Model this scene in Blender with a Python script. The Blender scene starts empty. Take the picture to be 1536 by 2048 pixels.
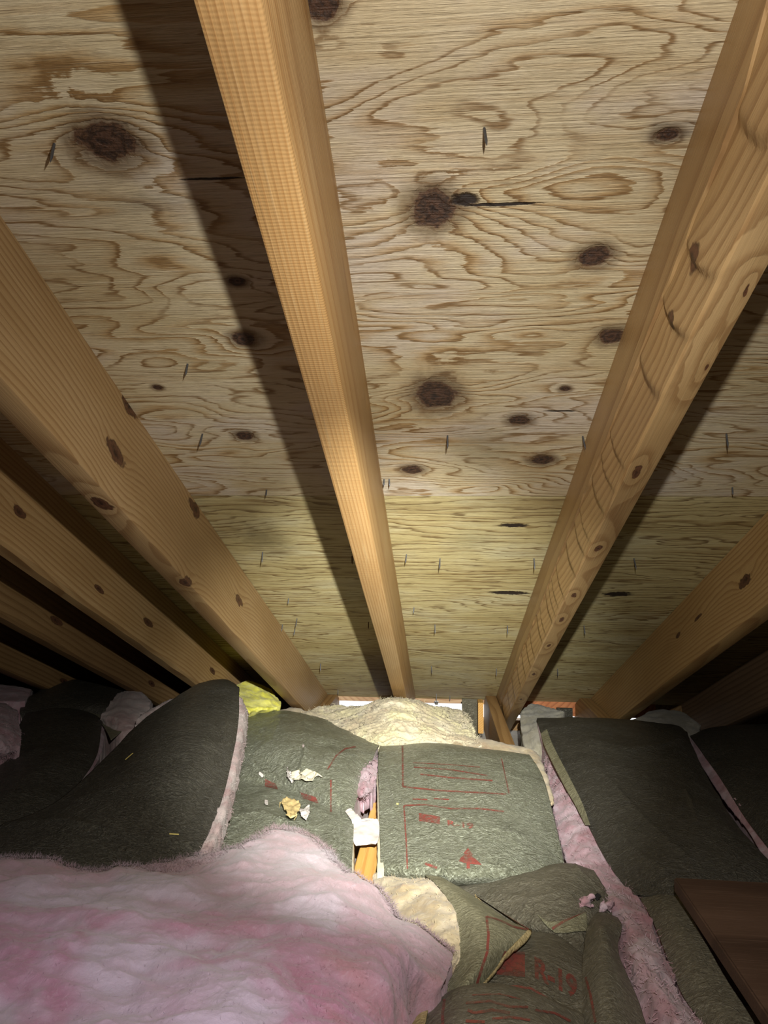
import bpy, bmesh, math, random
import numpy as np
from mathutils import Matrix, Vector
from mathutils.bvhtree import BVHTree
random.seed(7); RNG = np.random.default_rng(7)
SC = bpy.context.scene
COL = SC.collection

# ------------------------------------------------------------------ camera
PITCH, YAW, ROLL = [math.radians(a) for a in (3.58, 4.69, .53)]
FPX = 1400.0                      # focal length in pixels of a 1536 x 2048 frame
SLOPE = math.radians(22.6)        # roof slope
H = .544                          # camera to the underside of the sheathing
NV = np.array([0, math.sin(SLOPE), math.cos(SLOPE)])     # roof normal (up)
DV = np.array([0, math.cos(SLOPE), -math.sin(SLOPE)])    # down the slope, to the eave
_f = np.array([-math.sin(YAW)*math.cos(PITCH), math.cos(YAW)*math.cos(PITCH), math.sin(PITCH)])
_r0 = np.array([math.cos(YAW), math.sin(YAW), 0.]); _u0 = np.cross(_r0, _f)
_r = math.cos(ROLL)*_r0 + math.sin(ROLL)*_u0; _u = -math.sin(ROLL)*_r0 + math.cos(ROLL)*_u0
cam = bpy.data.objects.new('camera', bpy.data.cameras.new('camera')); COL.objects.link(cam)
cam.data.sensor_fit = 'VERTICAL'; cam.data.sensor_height = 36; cam.data.lens = FPX/2048*36
cam.data.clip_start = .01
cam.matrix_world = Matrix(((_r[0], _u[0], -_f[0], 0), (_r[1], _u[1], -_f[1], 0), (_r[2], _u[2], -_f[2], 0), (0, 0, 0, 1)))
SC.camera = cam

def ray(x, y): return _f + (x-768)/FPX*_r - (y-1024)/FPX*_u
def at(x, y, z): v = ray(x, y); return v*(z/v[2])                    # photo point at a world height
def roof(x, y, off=0): v = ray(x, y); P = v*((H-off)/(v@NV)); return P[0], P@DV      # photo point on the sheathing
def onx(x, y, X): v = ray(x, y); P = v*(X/v[0]); return P@DV, P@NV-H  # photo point on a rafter's side face
def ony(x, y, Y): v = ray(x, y); return v*(Y/v[1])

# ------------------------------------------------------------------ world, lamp, exposure
SC.view_settings.view_transform = 'Standard'; SC.view_settings.look = 'None'
SC.view_settings.gamma = 1; SC.view_settings.use_curve_mapping = False; SC.view_settings.exposure = 0.12
SC.cycles.use_denoising = True; SC.cycles.max_bounces = 6; SC.cycles.diffuse_bounces = 4
SC.cycles.caustics_reflective = False; SC.cycles.caustics_refractive = False
wd = bpy.data.worlds.new('daylight'); SC.world = wd; wd.use_nodes = True
wd.node_tree.nodes['Background'].inputs[0].default_value = (.93, .97, 1, 1)
wd.node_tree.nodes['Background'].inputs[1].default_value = 1.6
LAMP = NV*.163 + np.array([.0475, 0, 0])          # the held flashlight, above and right of the lens
def torch(name, energy, size, blend, aim, col):
    l = bpy.data.lights.new(name, 'SPOT'); l.energy = energy; l.spot_size = math.radians(size); l.spot_blend = blend
    l.color = col; l.shadow_soft_size = .007
    o = bpy.data.objects.new(name, l); COL.objects.link(o); o.location = LAMP
    o.rotation_euler = (Vector(aim)-Vector(LAMP)).to_track_quat('-Z', 'Y').to_euler()
AIM = at(790, 1465, -.44)
torch('flashlight_hotspot', 310, 42, 1.0, AIM, (1, .985, .9))
torch('flashlight_beam', 26, 92, 1.0, AIM, (1, .95, .86))
torch('flashlight_spill', 9.2, 178, .35, AIM+np.array([-.1, 0, .1]), (1, .93, .86))

# ------------------------------------------------------------------ small helpers
def link(name, me, mat=None, parent=None):
    o = bpy.data.objects.new(name, me); COL.objects.link(o)
    if mat: me.materials.append(mat)
    if parent: o.parent = parent
    return o
def tag(o, label=None, cat=None, group=None, kind=None):
    for k, v in (('label', label), ('category', cat), ('group', group), ('kind', kind)):
        if v: o[k] = v
    return o
def empty(name, loc=(0, 0, 0), rot=(0, 0, 0)):
    o = bpy.data.objects.new(name, None); COL.objects.link(o); o.location = loc; o.rotation_euler = rot
    o.empty_display_size = .05; return o
def mesh(name, V, F, smooth=True):
    me = bpy.data.meshes.new(name); me.from_pydata([tuple(map(float, v)) for v in V], [], [tuple(map(int, f)) for f in F]); me.update()
    if smooth: me.polygons.foreach_set('use_smooth', [True]*len(me.polygons))
    return me
def gridmesh(name, P, smooth=True, extraV=None, extraF=None):
    n, m = P.shape[:2]; idx = np.arange(n*m).reshape(n, m)
    F = np.stack([idx[:-1, :-1], idx[1:, :-1], idx[1:, 1:], idx[:-1, 1:]], -1).reshape(-1, 4)
    return mesh(name, P.reshape(-1, 3), F, smooth)
def box(name, a, b, mat, parent=None, bev=.002, kind=None):
    bm = bmesh.new(); bmesh.ops.create_cube(bm, size=1)
    a, b = np.array(a, float), np.array(b, float)
    for v in bm.verts: v.co = Vector((a+b)/2 + np.array(v.co)*(b-a))
    if bev: bmesh.ops.bevel(bm, geom=bm.edges[:], offset=bev, segments=2, affect='EDGES')
    me = bpy.data.meshes.new(name); bm.to_mesh(me); bm.free()
    o = link(name, me, mat, parent)
    if kind: o['kind'] = kind
    return o

# gradient noise in numpy
_perm = RNG.permutation(256); _perm = np.concatenate([_perm, _perm, _perm])
_grad = RNG.normal(size=(256, 3)); _grad /= np.linalg.norm(_grad, axis=1)[:, None]
def noise(P):
    P = np.asarray(P, float); I = np.floor(P).astype(int); f = P-I; I &= 255; w = f*f*f*(f*(f*6-15)+10)
    out = 0
    for dx in (0, 1):
        for dy in (0, 1):
            for dz in (0, 1):
                h = _perm[_perm[_perm[(I[..., 0]+dx) & 255]+((I[..., 1]+dy) & 255)]+((I[..., 2]+dz) & 255)]
                g = _grad[h]; v = ((f-np.array([dx, dy, dz]))*g).sum(-1)
                wx = w[..., 0] if dx else 1-w[..., 0]; wy = w[..., 1] if dy else 1-w[..., 1]; wz = w[..., 2] if dz else 1-w[..., 2]
                out = out + v*wx*wy*wz
    return out
def fbm(P, o=4, ridge=False):
    s = 0; a = 1.; P = np.asarray(P, float)
    for i in range(o):
        v = noise(P*2**i+i*17.3); s = s + a*((.5-2*np.abs(v)) if ridge else v); a *= .5
    return s

# ------------------------------------------------------------------ materials
class NT:
    def __init__(s, name):
        s.m = bpy.data.materials.new(name); s.m.use_nodes = True; s.t = s.m.node_tree; s.n = s.t.nodes; s.b = s.n['Principled BSDF']
    def add(s, typ, **kw):
        o = s.n.new(typ)
        for k, v in kw.items(): setattr(o, k, v)
        return o
    def put(s, sock, v):
        if hasattr(v, 'is_output'): s.t.links.new(v, sock)
        elif isinstance(v, (tuple, list)) and len(v) == 3 and len(sock.default_value) == 4: sock.default_value = (*v, 1)
        else: sock.default_value = v
    def math(s, op, a, b=None, c=None):
        o = s.add('ShaderNodeMath', operation=op); s.put(o.inputs[0], a)
        if b is not None: s.put(o.inputs[1], b)
        if c is not None: s.put(o.inputs[2], c)
        return o.outputs[0]
    def vec(s, op, a, b=None):
        o = s.add('ShaderNodeVectorMath', operation=op); s.put(o.inputs[0], a)
        if b is not None: s.put(o.inputs[1], b)
        return o.outputs['Value'] if op in ('LENGTH', 'DOT_PRODUCT', 'DISTANCE') else o.outputs[0]
    def coord(s): return s.add('ShaderNodeTexCoord').outputs['Object']
    def noise(s, vec, scale=1., detail=2., rough=.5, dist=0., color=False):
        o = s.add('ShaderNodeTexNoise'); s.put(o.inputs['Vector'], vec); o.inputs['Scale'].default_value = scale
        o.inputs['Detail'].default_value = detail; o.inputs['Roughness'].default_value = rough; o.inputs['Distortion'].default_value = dist
        return o.outputs['Color' if color else 'Fac']
    def ramp(s, fac, stops, interp='LINEAR'):
        o = s.add('ShaderNodeValToRGB'); o.color_ramp.interpolation = interp; s.put(o.inputs[0], fac); e = o.color_ramp.elements
        while len(e) < len(stops): e.new(.5)
        for el, (p, c) in zip(e, stops): el.position = p; el.color = (*c, 1) if isinstance(c, tuple) else (c, c, c, 1)
        return o.outputs[0]
    def mix(s, fac, a, b, mode='MIX'):
        o = s.add('ShaderNodeMix', data_type='RGBA', blend_type=mode); s.put(o.inputs[0], fac); s.put(o.inputs[6], a); s.put(o.inputs[7], b)
        return o.outputs[2]
    def sm(s, x, lo, hi):
        o = s.add('ShaderNodeMapRange', interpolation_type='SMOOTHSTEP'); s.put(o.inputs[0], x); o.inputs[1].default_value = lo; o.inputs[2].default_value = hi
        return o.outputs[0]
    def bump(s, height, strength, dist, normal=None):
        o = s.add('ShaderNodeBump'); s.put(o.inputs['Height'], height); o.inputs['Strength'].default_value = strength; o.inputs['Distance'].default_value = dist
        if normal is not None: s.put(o.inputs['Normal'], normal)
        return o.outputs[0]
    def out(s, color, rough=.6, normal=None, spec=.3, **kw):
        s.put(s.b.inputs['Base Color'], color); s.put(s.b.inputs['Roughness'], rough); s.b.inputs['Specular IOR Level'].default_value = spec
        if normal is not None: s.put(s.b.inputs['Normal'], normal)
        for k, v in kw.items(): s.put(s.b.inputs[k], v)
        return s.m

def ply_material(name, knots, slots, stains, freq, warp, pal, seed, rings=13., jag=.035, streak=.28):
    """rotary cut softwood veneer: contour lines of a stretched height field that bulges round every knot"""
    t = NT(name); c = t.coord()
    cs = t.vec('ADD', c, (seed, seed*.37, 0))
    st = t.vec('MULTIPLY', cs, (2.2, 9., 1.))
    f1 = t.noise(st, 1., 2.2, .5, .35)
    f2 = t.noise(t.vec('MULTIPLY', cs, (14., 60., 1.)), 1., 2., .5, .5)
    sep = t.add('ShaderNodeSeparateXYZ'); t.put(sep.inputs[0], cs)
    F = t.math('MULTIPLY_ADD', f1, warp, t.math('MULTIPLY', f2, .085))
    F = t.math('MULTIPLY_ADD', sep.outputs[1], freq*.01, F)
    core = None; dark = None
    for (x, y, a, b, amp) in knots:
        q = t.vec('MULTIPLY', t.vec('SUBTRACT', c, (x, y, 0)), (1/a, 1/b, 0))
        q = t.vec('ADD', q, t.vec('MULTIPLY', t.vec('SUBTRACT', t.noise(c, 38, 4, .6, .4, True), (.5, .5, .5)), (1.1, 1.0, 0)))
        L = t.vec('LENGTH', q)
        F = t.math('MULTIPLY_ADD', t.math('EXPONENT', t.math('MULTIPLY', L, -.62)), amp, F)
        core = L if core is None else t.math('MINIMUM', core, L)
    for (x, y, a, b) in slots:
        q = t.vec('MULTIPLY', t.vec('SUBTRACT', c, (x, y, 0)), (1/a, 1/b, 0))
        q = t.vec('ADD', q, t.vec('MULTIPLY', t.vec('SUBTRACT', t.noise(c, 90, 3, .6, 0, True), (.5, .5, .5)), (.9, 1.6, 0)))
        L = t.vec('LENGTH', q); dark = L if dark is None else t.math('MINIMUM', dark, L)
    fib = t.noise(t.vec('MULTIPLY', cs, (11., 430., 1.)), 1., 4, .68)
    fib2 = t.noise(t.vec('MULTIPLY', cs, (40., 1300., 1.)), 1., 2, .6)
    F = t.math('MULTIPLY_ADD', fib, jag, F)
    ph = t.math('FRACT', t.math('MULTIPLY', F, rings))
    late = t.math('MULTIPLY', t.sm(ph, .25, .9), t.math('SUBTRACT', 1., t.sm(ph, .92, 1.)))
    width = t.noise(t.vec('MULTIPLY', cs, (3., 8., 1)), 1.4, 2, .5)
    late = t.math('MULTIPLY', late, t.sm(width, .36, .66))
    line = t.math('MULTIPLY', t.sm(ph, .70, .88), t.math('SUBTRACT', 1., t.sm(ph, .93, .99)))
    line = t.math('MULTIPLY', line, t.sm(t.noise(t.vec('MULTIPLY', cs, (9, 30, 1)), 1., 3, .6), .25, .6))
    blotch = t.noise(t.vec('MULTIPLY', cs, (4., 7., 1.)), 1., 4, .6)
    base = t.ramp(blotch, [(.34, pal[0]), (.5, pal[1]), (.64, pal[2])])
    col = t.mix(t.math('MULTIPLY', late, .85), base, pal[3])
    sk = t.noise(t.vec('MULTIPLY', cs, (3.2, 75., 1.)), 1., 3, .6)
    col = t.mix(t.math('MULTIPLY', t.sm(sk, .5, .68), streak), col, pal[3]); col = t.mix(t.math('MULTIPLY', t.sm(sk, .66, .76), streak*.9), col, pal[4])
    col = t.mix(t.math('MULTIPLY', line, .9), col, pal[4])
    col = t.mix(t.math('MULTIPLY', t.sm(fib, .55, .72), .75), col, pal[5])
    col = t.mix(t.math('MULTIPLY', t.sm(fib2, .58, .70), .6), col, (.17, .12, .06))
    col = t.mix(t.math('MULTIPLY', t.sm(fib, .44, .28), .6), col, (.19, .145, .085))
    for (x, y, a, b, k, cc) in stains:
        q = t.vec('MULTIPLY', t.vec('SUBTRACT', c, (x, y, 0)), (1/a, 1/b, 0))
        L = t.math('ADD', t.vec('LENGTH', q), t.math('MULTIPLY_ADD', t.noise(t.vec('MULTIPLY', c, (30, 90, 1)), 1., 4, .65), 1.6, -.8))
        col = t.mix(t.math('MULTIPLY', t.sm(L, 1.1, .0), k), col, cc)
    hgt = t.math('MULTIPLY_ADD', fib, 1.3, t.math('MULTIPLY', late, .35))
    if core is not None:
        kr = t.noise(t.vec('MULTIPLY', c, (150, 190, 1)), 1., 3, .6)
        kc = t.ramp(t.math('MULTIPLY_ADD', kr, .6, t.math('MULTIPLY', core, .45)), [(.3, (.02, .011, .008)), (.46, (.085, .042, .024)), (.58, (.03, .016, .01)), (.72, (.11, .058, .03)), (.85, (.03, .017, .011)), (.95, (.10, .055, .03))])
        col = t.mix(t.sm(core, 1.12, .88), col, kc)
        col = t.mix(t.math('MULTIPLY', t.math('MULTIPLY', t.sm(core, 2.1, 1.0), t.sm(core, .9, 1.02)), .7), col, (.12, .075, .038))
        hgt = t.math('MULTIPLY_ADD', t.sm(core, 1.2, .85), -1.4, t.math('MULTIPLY_ADD', kr, t.math('MULTIPLY', t.sm(core, 1.1, .9), 1.2), hgt))
    if dark is not None:
        col = t.mix(t.sm(dark, 1.25, .7), col, (.02, .012, .008))
        hgt = t.math('MULTIPLY_ADD', t.sm(dark, 1.2, .7), -1.5, hgt)
    return t.out(col, .6, t.bump(hgt, .8, .0025), .35)

def wood_material(name, pal, rings=70, knots=(), x0=.02, z0=.12, warp=.035, seed=0., rough=.5, stripe=0.):
    """sawn softwood, grain along local y; ring surfaces round an off-centre pith, pushed aside by knots"""
    t = NT(name); c = t.coord(); cs = t.vec('ADD', c, (seed, seed*3.1, seed*.7))
    q = t.vec('MULTIPLY', t.vec('ADD', c, (-x0, 0, z0)), (1, 0, 1))
    F = t.vec('LENGTH', q)
    F = t.math('MULTIPLY_ADD', t.noise(t.vec('MULTIPLY', cs, (7, 1.3, 7)), 1., 2, .5, .2), warp, F)
    core = None
    for (x, y, z, a, l, amp, *cs_) in knots:
        k = t.vec('MULTIPLY', t.vec('SUBTRACT', c, (x, y, z)), (1/a if abs(x) < 5 else 0, 1/l, 1/a))
        k = t.vec('ADD', k, t.vec('MULTIPLY', t.vec('SUBTRACT', t.noise(c, 26, 3, .55, 0, True), (.5, .5, .5)), (.75, .75, .75)))
        if amp > 9: k = t.vec('MULTIPLY', t.vec('SUBTRACT', c, (x, y, z)), (1/a, 1/l, 1/(3*a))); amp -= 10
        L = t.vec('LENGTH', k)
        F = t.math('MULTIPLY_ADD', t.math('EXPONENT', t.math('MULTIPLY', L, -.7)), amp, F)
        if cs_: L = t.math('MULTIPLY', L, cs_[0])
        core = L if core is None else t.math('MINIMUM', core, L)
    ph = t.math('FRACT', t.math('MULTIPLY', F, rings))
    line = t.math('MULTIPLY', t.sm(ph, .35, .9), t.math('SUBTRACT', 1., t.sm(ph, .92, 1.)))
    fib = t.noise(t.vec('MULTIPLY', cs, (420, 10, 420)), 1., 2, .6)
    bl = t.noise(t.vec('MULTIPLY', cs, (9, 2.4, 9)), 1., 3, .55)
    col = t.ramp(bl, [(.3, pal[0]), (.5, pal[1]), (.7, pal[2])])
    col = t.mix(t.math('MULTIPLY', line, .6), col, pal[3])
    col = t.mix(t.math('MULTIPLY', t.sm(fib, .55, .75), .4), col, pal[4])
    h = t.math('MULTIPLY_ADD', line, .3, fib)
    if stripe:
        w = t.add('ShaderNodeTexWave', bands_direction='Y'); t.put(w.inputs[0], c); w.inputs['Scale'].default_value = stripe; w.inputs['Distortion'].default_value = 2.2
        w.inputs['Detail'].default_value = 2
        col = t.mix(t.math('MULTIPLY', w.outputs[1], t.math('MULTIPLY', t.noise(t.vec('MULTIPLY', cs, (90, 14, 90)), 1., 2), .42)), col, pal[3]); h = t.math('MULTIPLY_ADD', w.outputs[1], .25, h)
    if core is not None:
        core = t.math('ADD', core, t.math('MULTIPLY_ADD', t.noise(c, 120, 2), .6, -.3))
        kc = t.ramp(t.math('MULTIPLY_ADD', t.noise(c, 200, 2), .5, t.math('MULTIPLY', core, .5)), [(.3, (.035, .017, .01)), (.55, (.12, .055, .028)), (.8, (.05, .025, .012))])
        col = t.mix(t.sm(core, 1.1, .85), col, kc)
        h = t.math('MULTIPLY_ADD', t.sm(core, 1.1, .8), -.8, h)
    return t.out(col, rough, t.bump(h, .35, .0012), .3)

PINE = [(.33, .205, .085), (.39, .25, .108), (.45, .305, .145), (.23, .115, .038), (.50, .36, .18)]
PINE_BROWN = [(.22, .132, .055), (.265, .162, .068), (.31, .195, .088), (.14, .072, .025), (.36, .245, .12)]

def fibre_material(name, cols, scale=9., fine=1., bumpd=.003, greyed=False):
    """teased glass wool: drifting tints of a few dyes, streaky where the fibres were combed"""
    t = NT(name); c = t.coord()
    w1 = t.vec('ADD', c, t.vec('MULTIPLY', t.vec('SUBTRACT', t.noise(c, scale*.6, 2, .5, 0, True), (.5, .5, .5)), (.10, .10, .10)))
    w = t.vec('ADD', w1, t.vec('MULTIPLY', t.vec('SUBTRACT', t.noise(w1, scale*3, 3, .6, 0, True), (.5, .5, .5)), (.03, .03, .03)))
    a = t.noise(w, scale, 3, .55, .3); b = t.noise(t.vec('ADD', w, (3.3, 1.7, 5.1)), scale*1.5, 3, .6, .5)
    col = t.ramp(a, [(.34, cols[0]), (.5, cols[1]), (.64, cols[2])])
    col = t.mix(t.math('MULTIPLY', t.sm(b, .46, .66), .85), col, cols[3])
    col = t.mix(t.math('MULTIPLY', t.sm(b, .44, .32), .5), col, cols[4])
    if greyed:      # a greyer cream is mixed in toward the far end of the batt
        sp = t.add('ShaderNodeSeparateXYZ'); t.put(sp.inputs[0], w1); fade = t.sm(t.math('MULTIPLY_ADD', sp.outputs[0], .35, sp.outputs[1]), .45, .92)
        col = t.mix(t.math('MULTIPLY', fade, .6), col, (.27, .235, .205))
    f = t.noise(t.vec('MULTIPLY', w, (1., .5, 1.)), 300*fine, 4, .75, 1.)
    g = t.noise(t.vec('MULTIPLY', w, (1., .7, 1.)), 60*fine, 4, .65, .8)
    col = t.mix(t.math('MULTIPLY', t.sm(g, .45, .75), .16), col, cols[5])
    col = t.mix(t.math('MULTIPLY', t.sm(f, .5, .75), .3), col, cols[5])
    h = t.math('MULTIPLY_ADD', g, 1., t.math('MULTIPLY', f, .5))
    return t.out(col, .95, t.bump(h, .5, bumpd), .06, **{'Sheen Weight': .10, 'Sheen Roughness': .5, 'Subsurface Weight': .38 if greyed else .0, 'Subsurface Scale': .010, 'Subsurface Radius': (1., .75, .8)})

PINK = fibre_material('pink_fibreglass', [(.25, .092, .152), (.29, .138, .222), (.31, .195, .28), (.355, .315, .415), (.28, .10, .115), (.41, .35, .42)], 4.2, 1., .003, True)
PINK_GREY = fibre_material('dusty_pink_fibreglass', [(.25, .17, .165), (.33, .25, .245), (.37, .31, .30), (.41, .36, .35), (.24, .15, .145), (.46, .41, .40)], 14.)
ROSE = fibre_material('rose_fibreglass', [(.25, .13, .15), (.315, .19, .22), (.35, .24, .275), (.39, .31, .35), (.23, .11, .12), (.43, .35, .385)], 14.)
CREAM = fibre_material('cream_fibreglass', [(.36, .31, .21), (.44, .395, .285), (.485, .445, .345), (.48, .445, .27), (.38, .29, .21), (.58, .53, .41)], 10.)
GREY = fibre_material('grey_fibreglass', [(.17, .16, .115), (.235, .22, .17), (.28, .265, .215), (.31, .295, .24), (.18, .17, .12), (.36, .345, .30)], 14.)
YELLOW = fibre_material('yellow_fibreglass', [(.46, .44, .035), (.62, .60, .07), (.70, .68, .14), (.74, .72, .22), (.4, .38, .03), (.8, .78, .3)], 14.)
TANFIB = fibre_material('tan_fibreglass', [(.28, .215, .125), (.36, .295, .185), (.40, .34, .235), (.43, .37, .275), (.29, .2, .14), (.47, .42, .32)], 16.)

def kraft_material(name, dark, mid, light, rough=.42, spec=.5, crinkle=1.):
    t = NT(name); c = t.coord()
    a = t.noise(c, 9, 4, .6, .3); b = t.noise(t.vec('MULTIPLY', c, (.7, 1.8, 1.)), 190, 4, .75, 1.2); d = t.noise(c, 520, 3, .7)
    col = t.ramp(a, [(.3, dark), (.5, mid), (.72, mid)])
    col = t.mix(t.math('MULTIPLY', t.sm(b, .50, .64), .8), col, light)
    col = t.mix(t.math('MULTIPLY', t.sm(b, .46, .3), .55), col, tuple(x*.55 for x in dark))
    v = t.noise(t.vec('ADD', c, t.vec('MULTIPLY', t.noise(c, 14, 2, .5, 0, True), (.12, .12, .12))), 15, 3, .6, .5)
    crease = t.math('ABSOLUTE', t.math('SUBTRACT', v, .5))
    col = t.mix(t.math('MULTIPLY', t.sm(crease, .008, .0), .3), col, light)
    g = t.noise(t.vec('MULTIPLY', c, (1., 1.8, 1.)), 240, 4, .7, 1.)
    h = t.math('MULTIPLY_ADD', g, .9, t.math('MULTIPLY', t.sm(crease, .04, 0.), .28*crinkle))
    h = t.math('MULTIPLY_ADD', d, .35, h)
    k2 = t.noise(t.vec('MULTIPLY', c, (1., 1.6, 1.)), 70, 3, .6, 1.5); h = t.math('MULTIPLY_ADD', k2, .9, h)
    col = t.mix(t.math('MULTIPLY', t.sm(k2, .56, .46), .35), col, tuple(x*.6 for x in dark))
    r = t.math('MULTIPLY_ADD', t.noise(c, 40, 3, .6), .3, rough-.15)
    return t.out(col, r, t.bump(h, 1., .0034*crinkle), spec)
KRAFT = kraft_material('green_black_kraft_paper', (.088, .092, .058), (.138, .145, .098), (.40, .43, .34), .33, .8, 1.25)  # pale paper-fibre flecks, raised to carry the hotspot's sheen as well
KRAFT_SHADED = kraft_material('shaded_kraft_paper', (.027, .025, .018), (.044, .041, .031), (.115, .11, .085))  # same paper; beam falloff at the sides is put into its darker colour
KRAFT_BROWN = kraft_material('brown_kraft_paper', (.075, .066, .043), (.115, .103, .071), (.22, .21, .155))
KRAFT_OLIVE = kraft_material('olive_kraft_paper', (.15, .14, .08), (.21, .20, .125), (.32, .31, .21), .5, .4)
KRAFT_TAN = kraft_material('tan_kraft_back', (.34, .26, .11), (.42, .33, .16), (.55, .46, .26), .6, .3)
def plain(name, col, rough=.6, metal=0., spec=.4, nscale=80, var=.25):
    t = NT(name); c = t.coord(); n = t.noise(c, nscale, 3, .6)
    k = t.mix(n, tuple(x*(1-var) for x in col), tuple(min(1, x*(1+var)) for x in col))
    return t.out(k, rough, t.bump(n, .2, .001), spec, Metallic=metal)
STEEL = plain('nail_steel', (.10, .105, .115), .45, .6)
RUST = plain('nail_rust', (.09, .045, .025), .6, .3)
PAPER = plain('torn_white_paper', (.44, .41, .385), .8)
SCRAP = plain('tan_scrap_paper', (.48, .37, .17), .7)
LIP = plain('pale_paper_lip', (.42, .39, .29), .8)
STRAW = plain('straw_chip', (.55, .45, .14), .7)
DRYWALL = plain('ceiling_drywall', (.4, .38, .35), .9)
BLACKBIT = plain('black_tar_paper_and_shade', (.012, .012, .013), .8)  # tar paper, and the patch painted for the tear's darkness
GALV = plain('galvanised_metal', (.55, .56, .58), .3, .9)
def ink():
    t = NT('red_printing_ink'); c = t.coord()
    n = t.noise(c, 150, 4, .7); m = t.noise(c, 30, 2)
    col = t.mix(n, (.14, .034, .028), (.23, .06, .048)); t.out(col, .5, None, .35)
    tr = t.add('ShaderNodeBsdfTransparent'); mx = t.add('ShaderNodeMixShader')
    t.put(mx.inputs[0], t.math('MULTIPLY_ADD', t.sm(t.math('MULTIPLY_ADD', m, .5, n), .6, .88), -.65, .95)); t.t.links.new(tr.outputs[0], mx.inputs[1]); t.t.links.new(t.b.outputs[0], mx.inputs[2])
    t.t.links.new(mx.outputs[0], t.n['Material Output'].inputs[0]); return t.m
INK = ink()

# ------------------------------------------------------------------ roof: sheathing panels and nails
ROOFROT = (-SLOPE, 0, 0); ROOFLOC = tuple(NV*H)
ceiling = empty('ceiling', ROOFLOC, ROOFROT); ceiling['kind'] = 'structure'
def kn(px, py, w, h, amp):
    x, y = roof(px, py); xa, _ = roof(px+w/2, py); _, yb = roof(px, py+h/2); return (x, y, abs(xa-x), abs(yb-y), amp)
KNOTS = [kn(*k) for k in [(213, 282, 120, 84, .34), (475, 563, 34, 18, .12), (488, 677, 50, 26, .24), (868, 418, 94, 74, .36), (1187, 513, 66, 40, .26), (1222, 672, 56, 30, .24),
    (872, 790, 84, 54, .30), (490, 872, 36, 16, .2), (1040, 841, 44, 18, .2), (640, 2, 80, 80, .32), (825, 940, 40, 16, .2), (1085, 920, 46, 18, .22), (1335, 270, 46, 26, .2), (1130, 777, 22, 10, .1), (315, 775, 20, 10, .1)]]
def sl(px, py, w, h): return kn(px, py, w, h, 0)[:4]
SLOTS = [sl(1000, 409, 160, 7), sl(930, 400, 60, 26), sl(1120, 822, 60, 3), sl(425, 357, 130, 5)]
STAINS = [(*sl(1340, 265, 170, 60), .7, (.10, .095, .085)), (*sl(215, 330, 260, 130), .4, (.26, .2, .12)), (*sl(960, 900, 200, 120), .35, (.17, .16, .1)), (*sl(300, 410, 240, 60), .35, (.22, .21, .17))]
UP = [(.52, .435, .255), (.585, .505, .33), (.585, .52, .42), (.41, .255, .095), (.21, .118, .04), (.72, .65, .46)]
LOW = [(.47, .395, .185), (.545, .47, .24), (.565, .515, .31), (.29, .195, .07), (.15, .095, .035), (.70, .62, .37)]
PLY_UP = ply_material('upper_plywood_veneer', KNOTS, SLOTS, STAINS, 160, 1.5, UP, 3.7, 13., .045)
SL2 = [sl(1020, 1187, 80, 7), sl(1235, 1189, 60, 9), sl(1025, 1052, 60, 7)]
ST2 = [(*sl(525, 1078, 150, 90), .6, (.09, .065, .025)), (*sl(940, 1080, 120, 60), .35, (.2, .17, .07)), (*sl(700, 1015, 1400, 25), .3, (.24, .17, .07)), (*sl(860, 1385, 700, 22), .5, (.28, .18, .1))]
PLY_LOW = ply_material('lower_plywood_veneer', [kn(1160, 1120, 10, 5, .1)], SL2, ST2, 330, .62, LOW, 9.1, 15., .035, .55)
SEAM, EAVE, TOPZ = 1.045, 2.73, -1.3
XS = [-2.4, -1.18, 1.235, 2.4]
panels = {}
for j, (y0, y1, m) in enumerate([(TOPZ, -.176, PLY_LOW), (-.174, SEAM-.0015, PLY_UP), (SEAM+.0012, EAVE, PLY_LOW)]):
    for i in range(3):
        panels[i, j] = box('plywood_panel', (XS[i]+.001, y0, .0011 if j == 2 else 0), (XS[i+1]-.001, y1, .0128), m, ceiling, 0)
# felt over the sheathing keeps the joints dark
box('roofing_felt', (-2.42, TOPZ, .0132), (2.42, EAVE+.02, .018), BLACKBIT, ceiling, 0)

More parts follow.
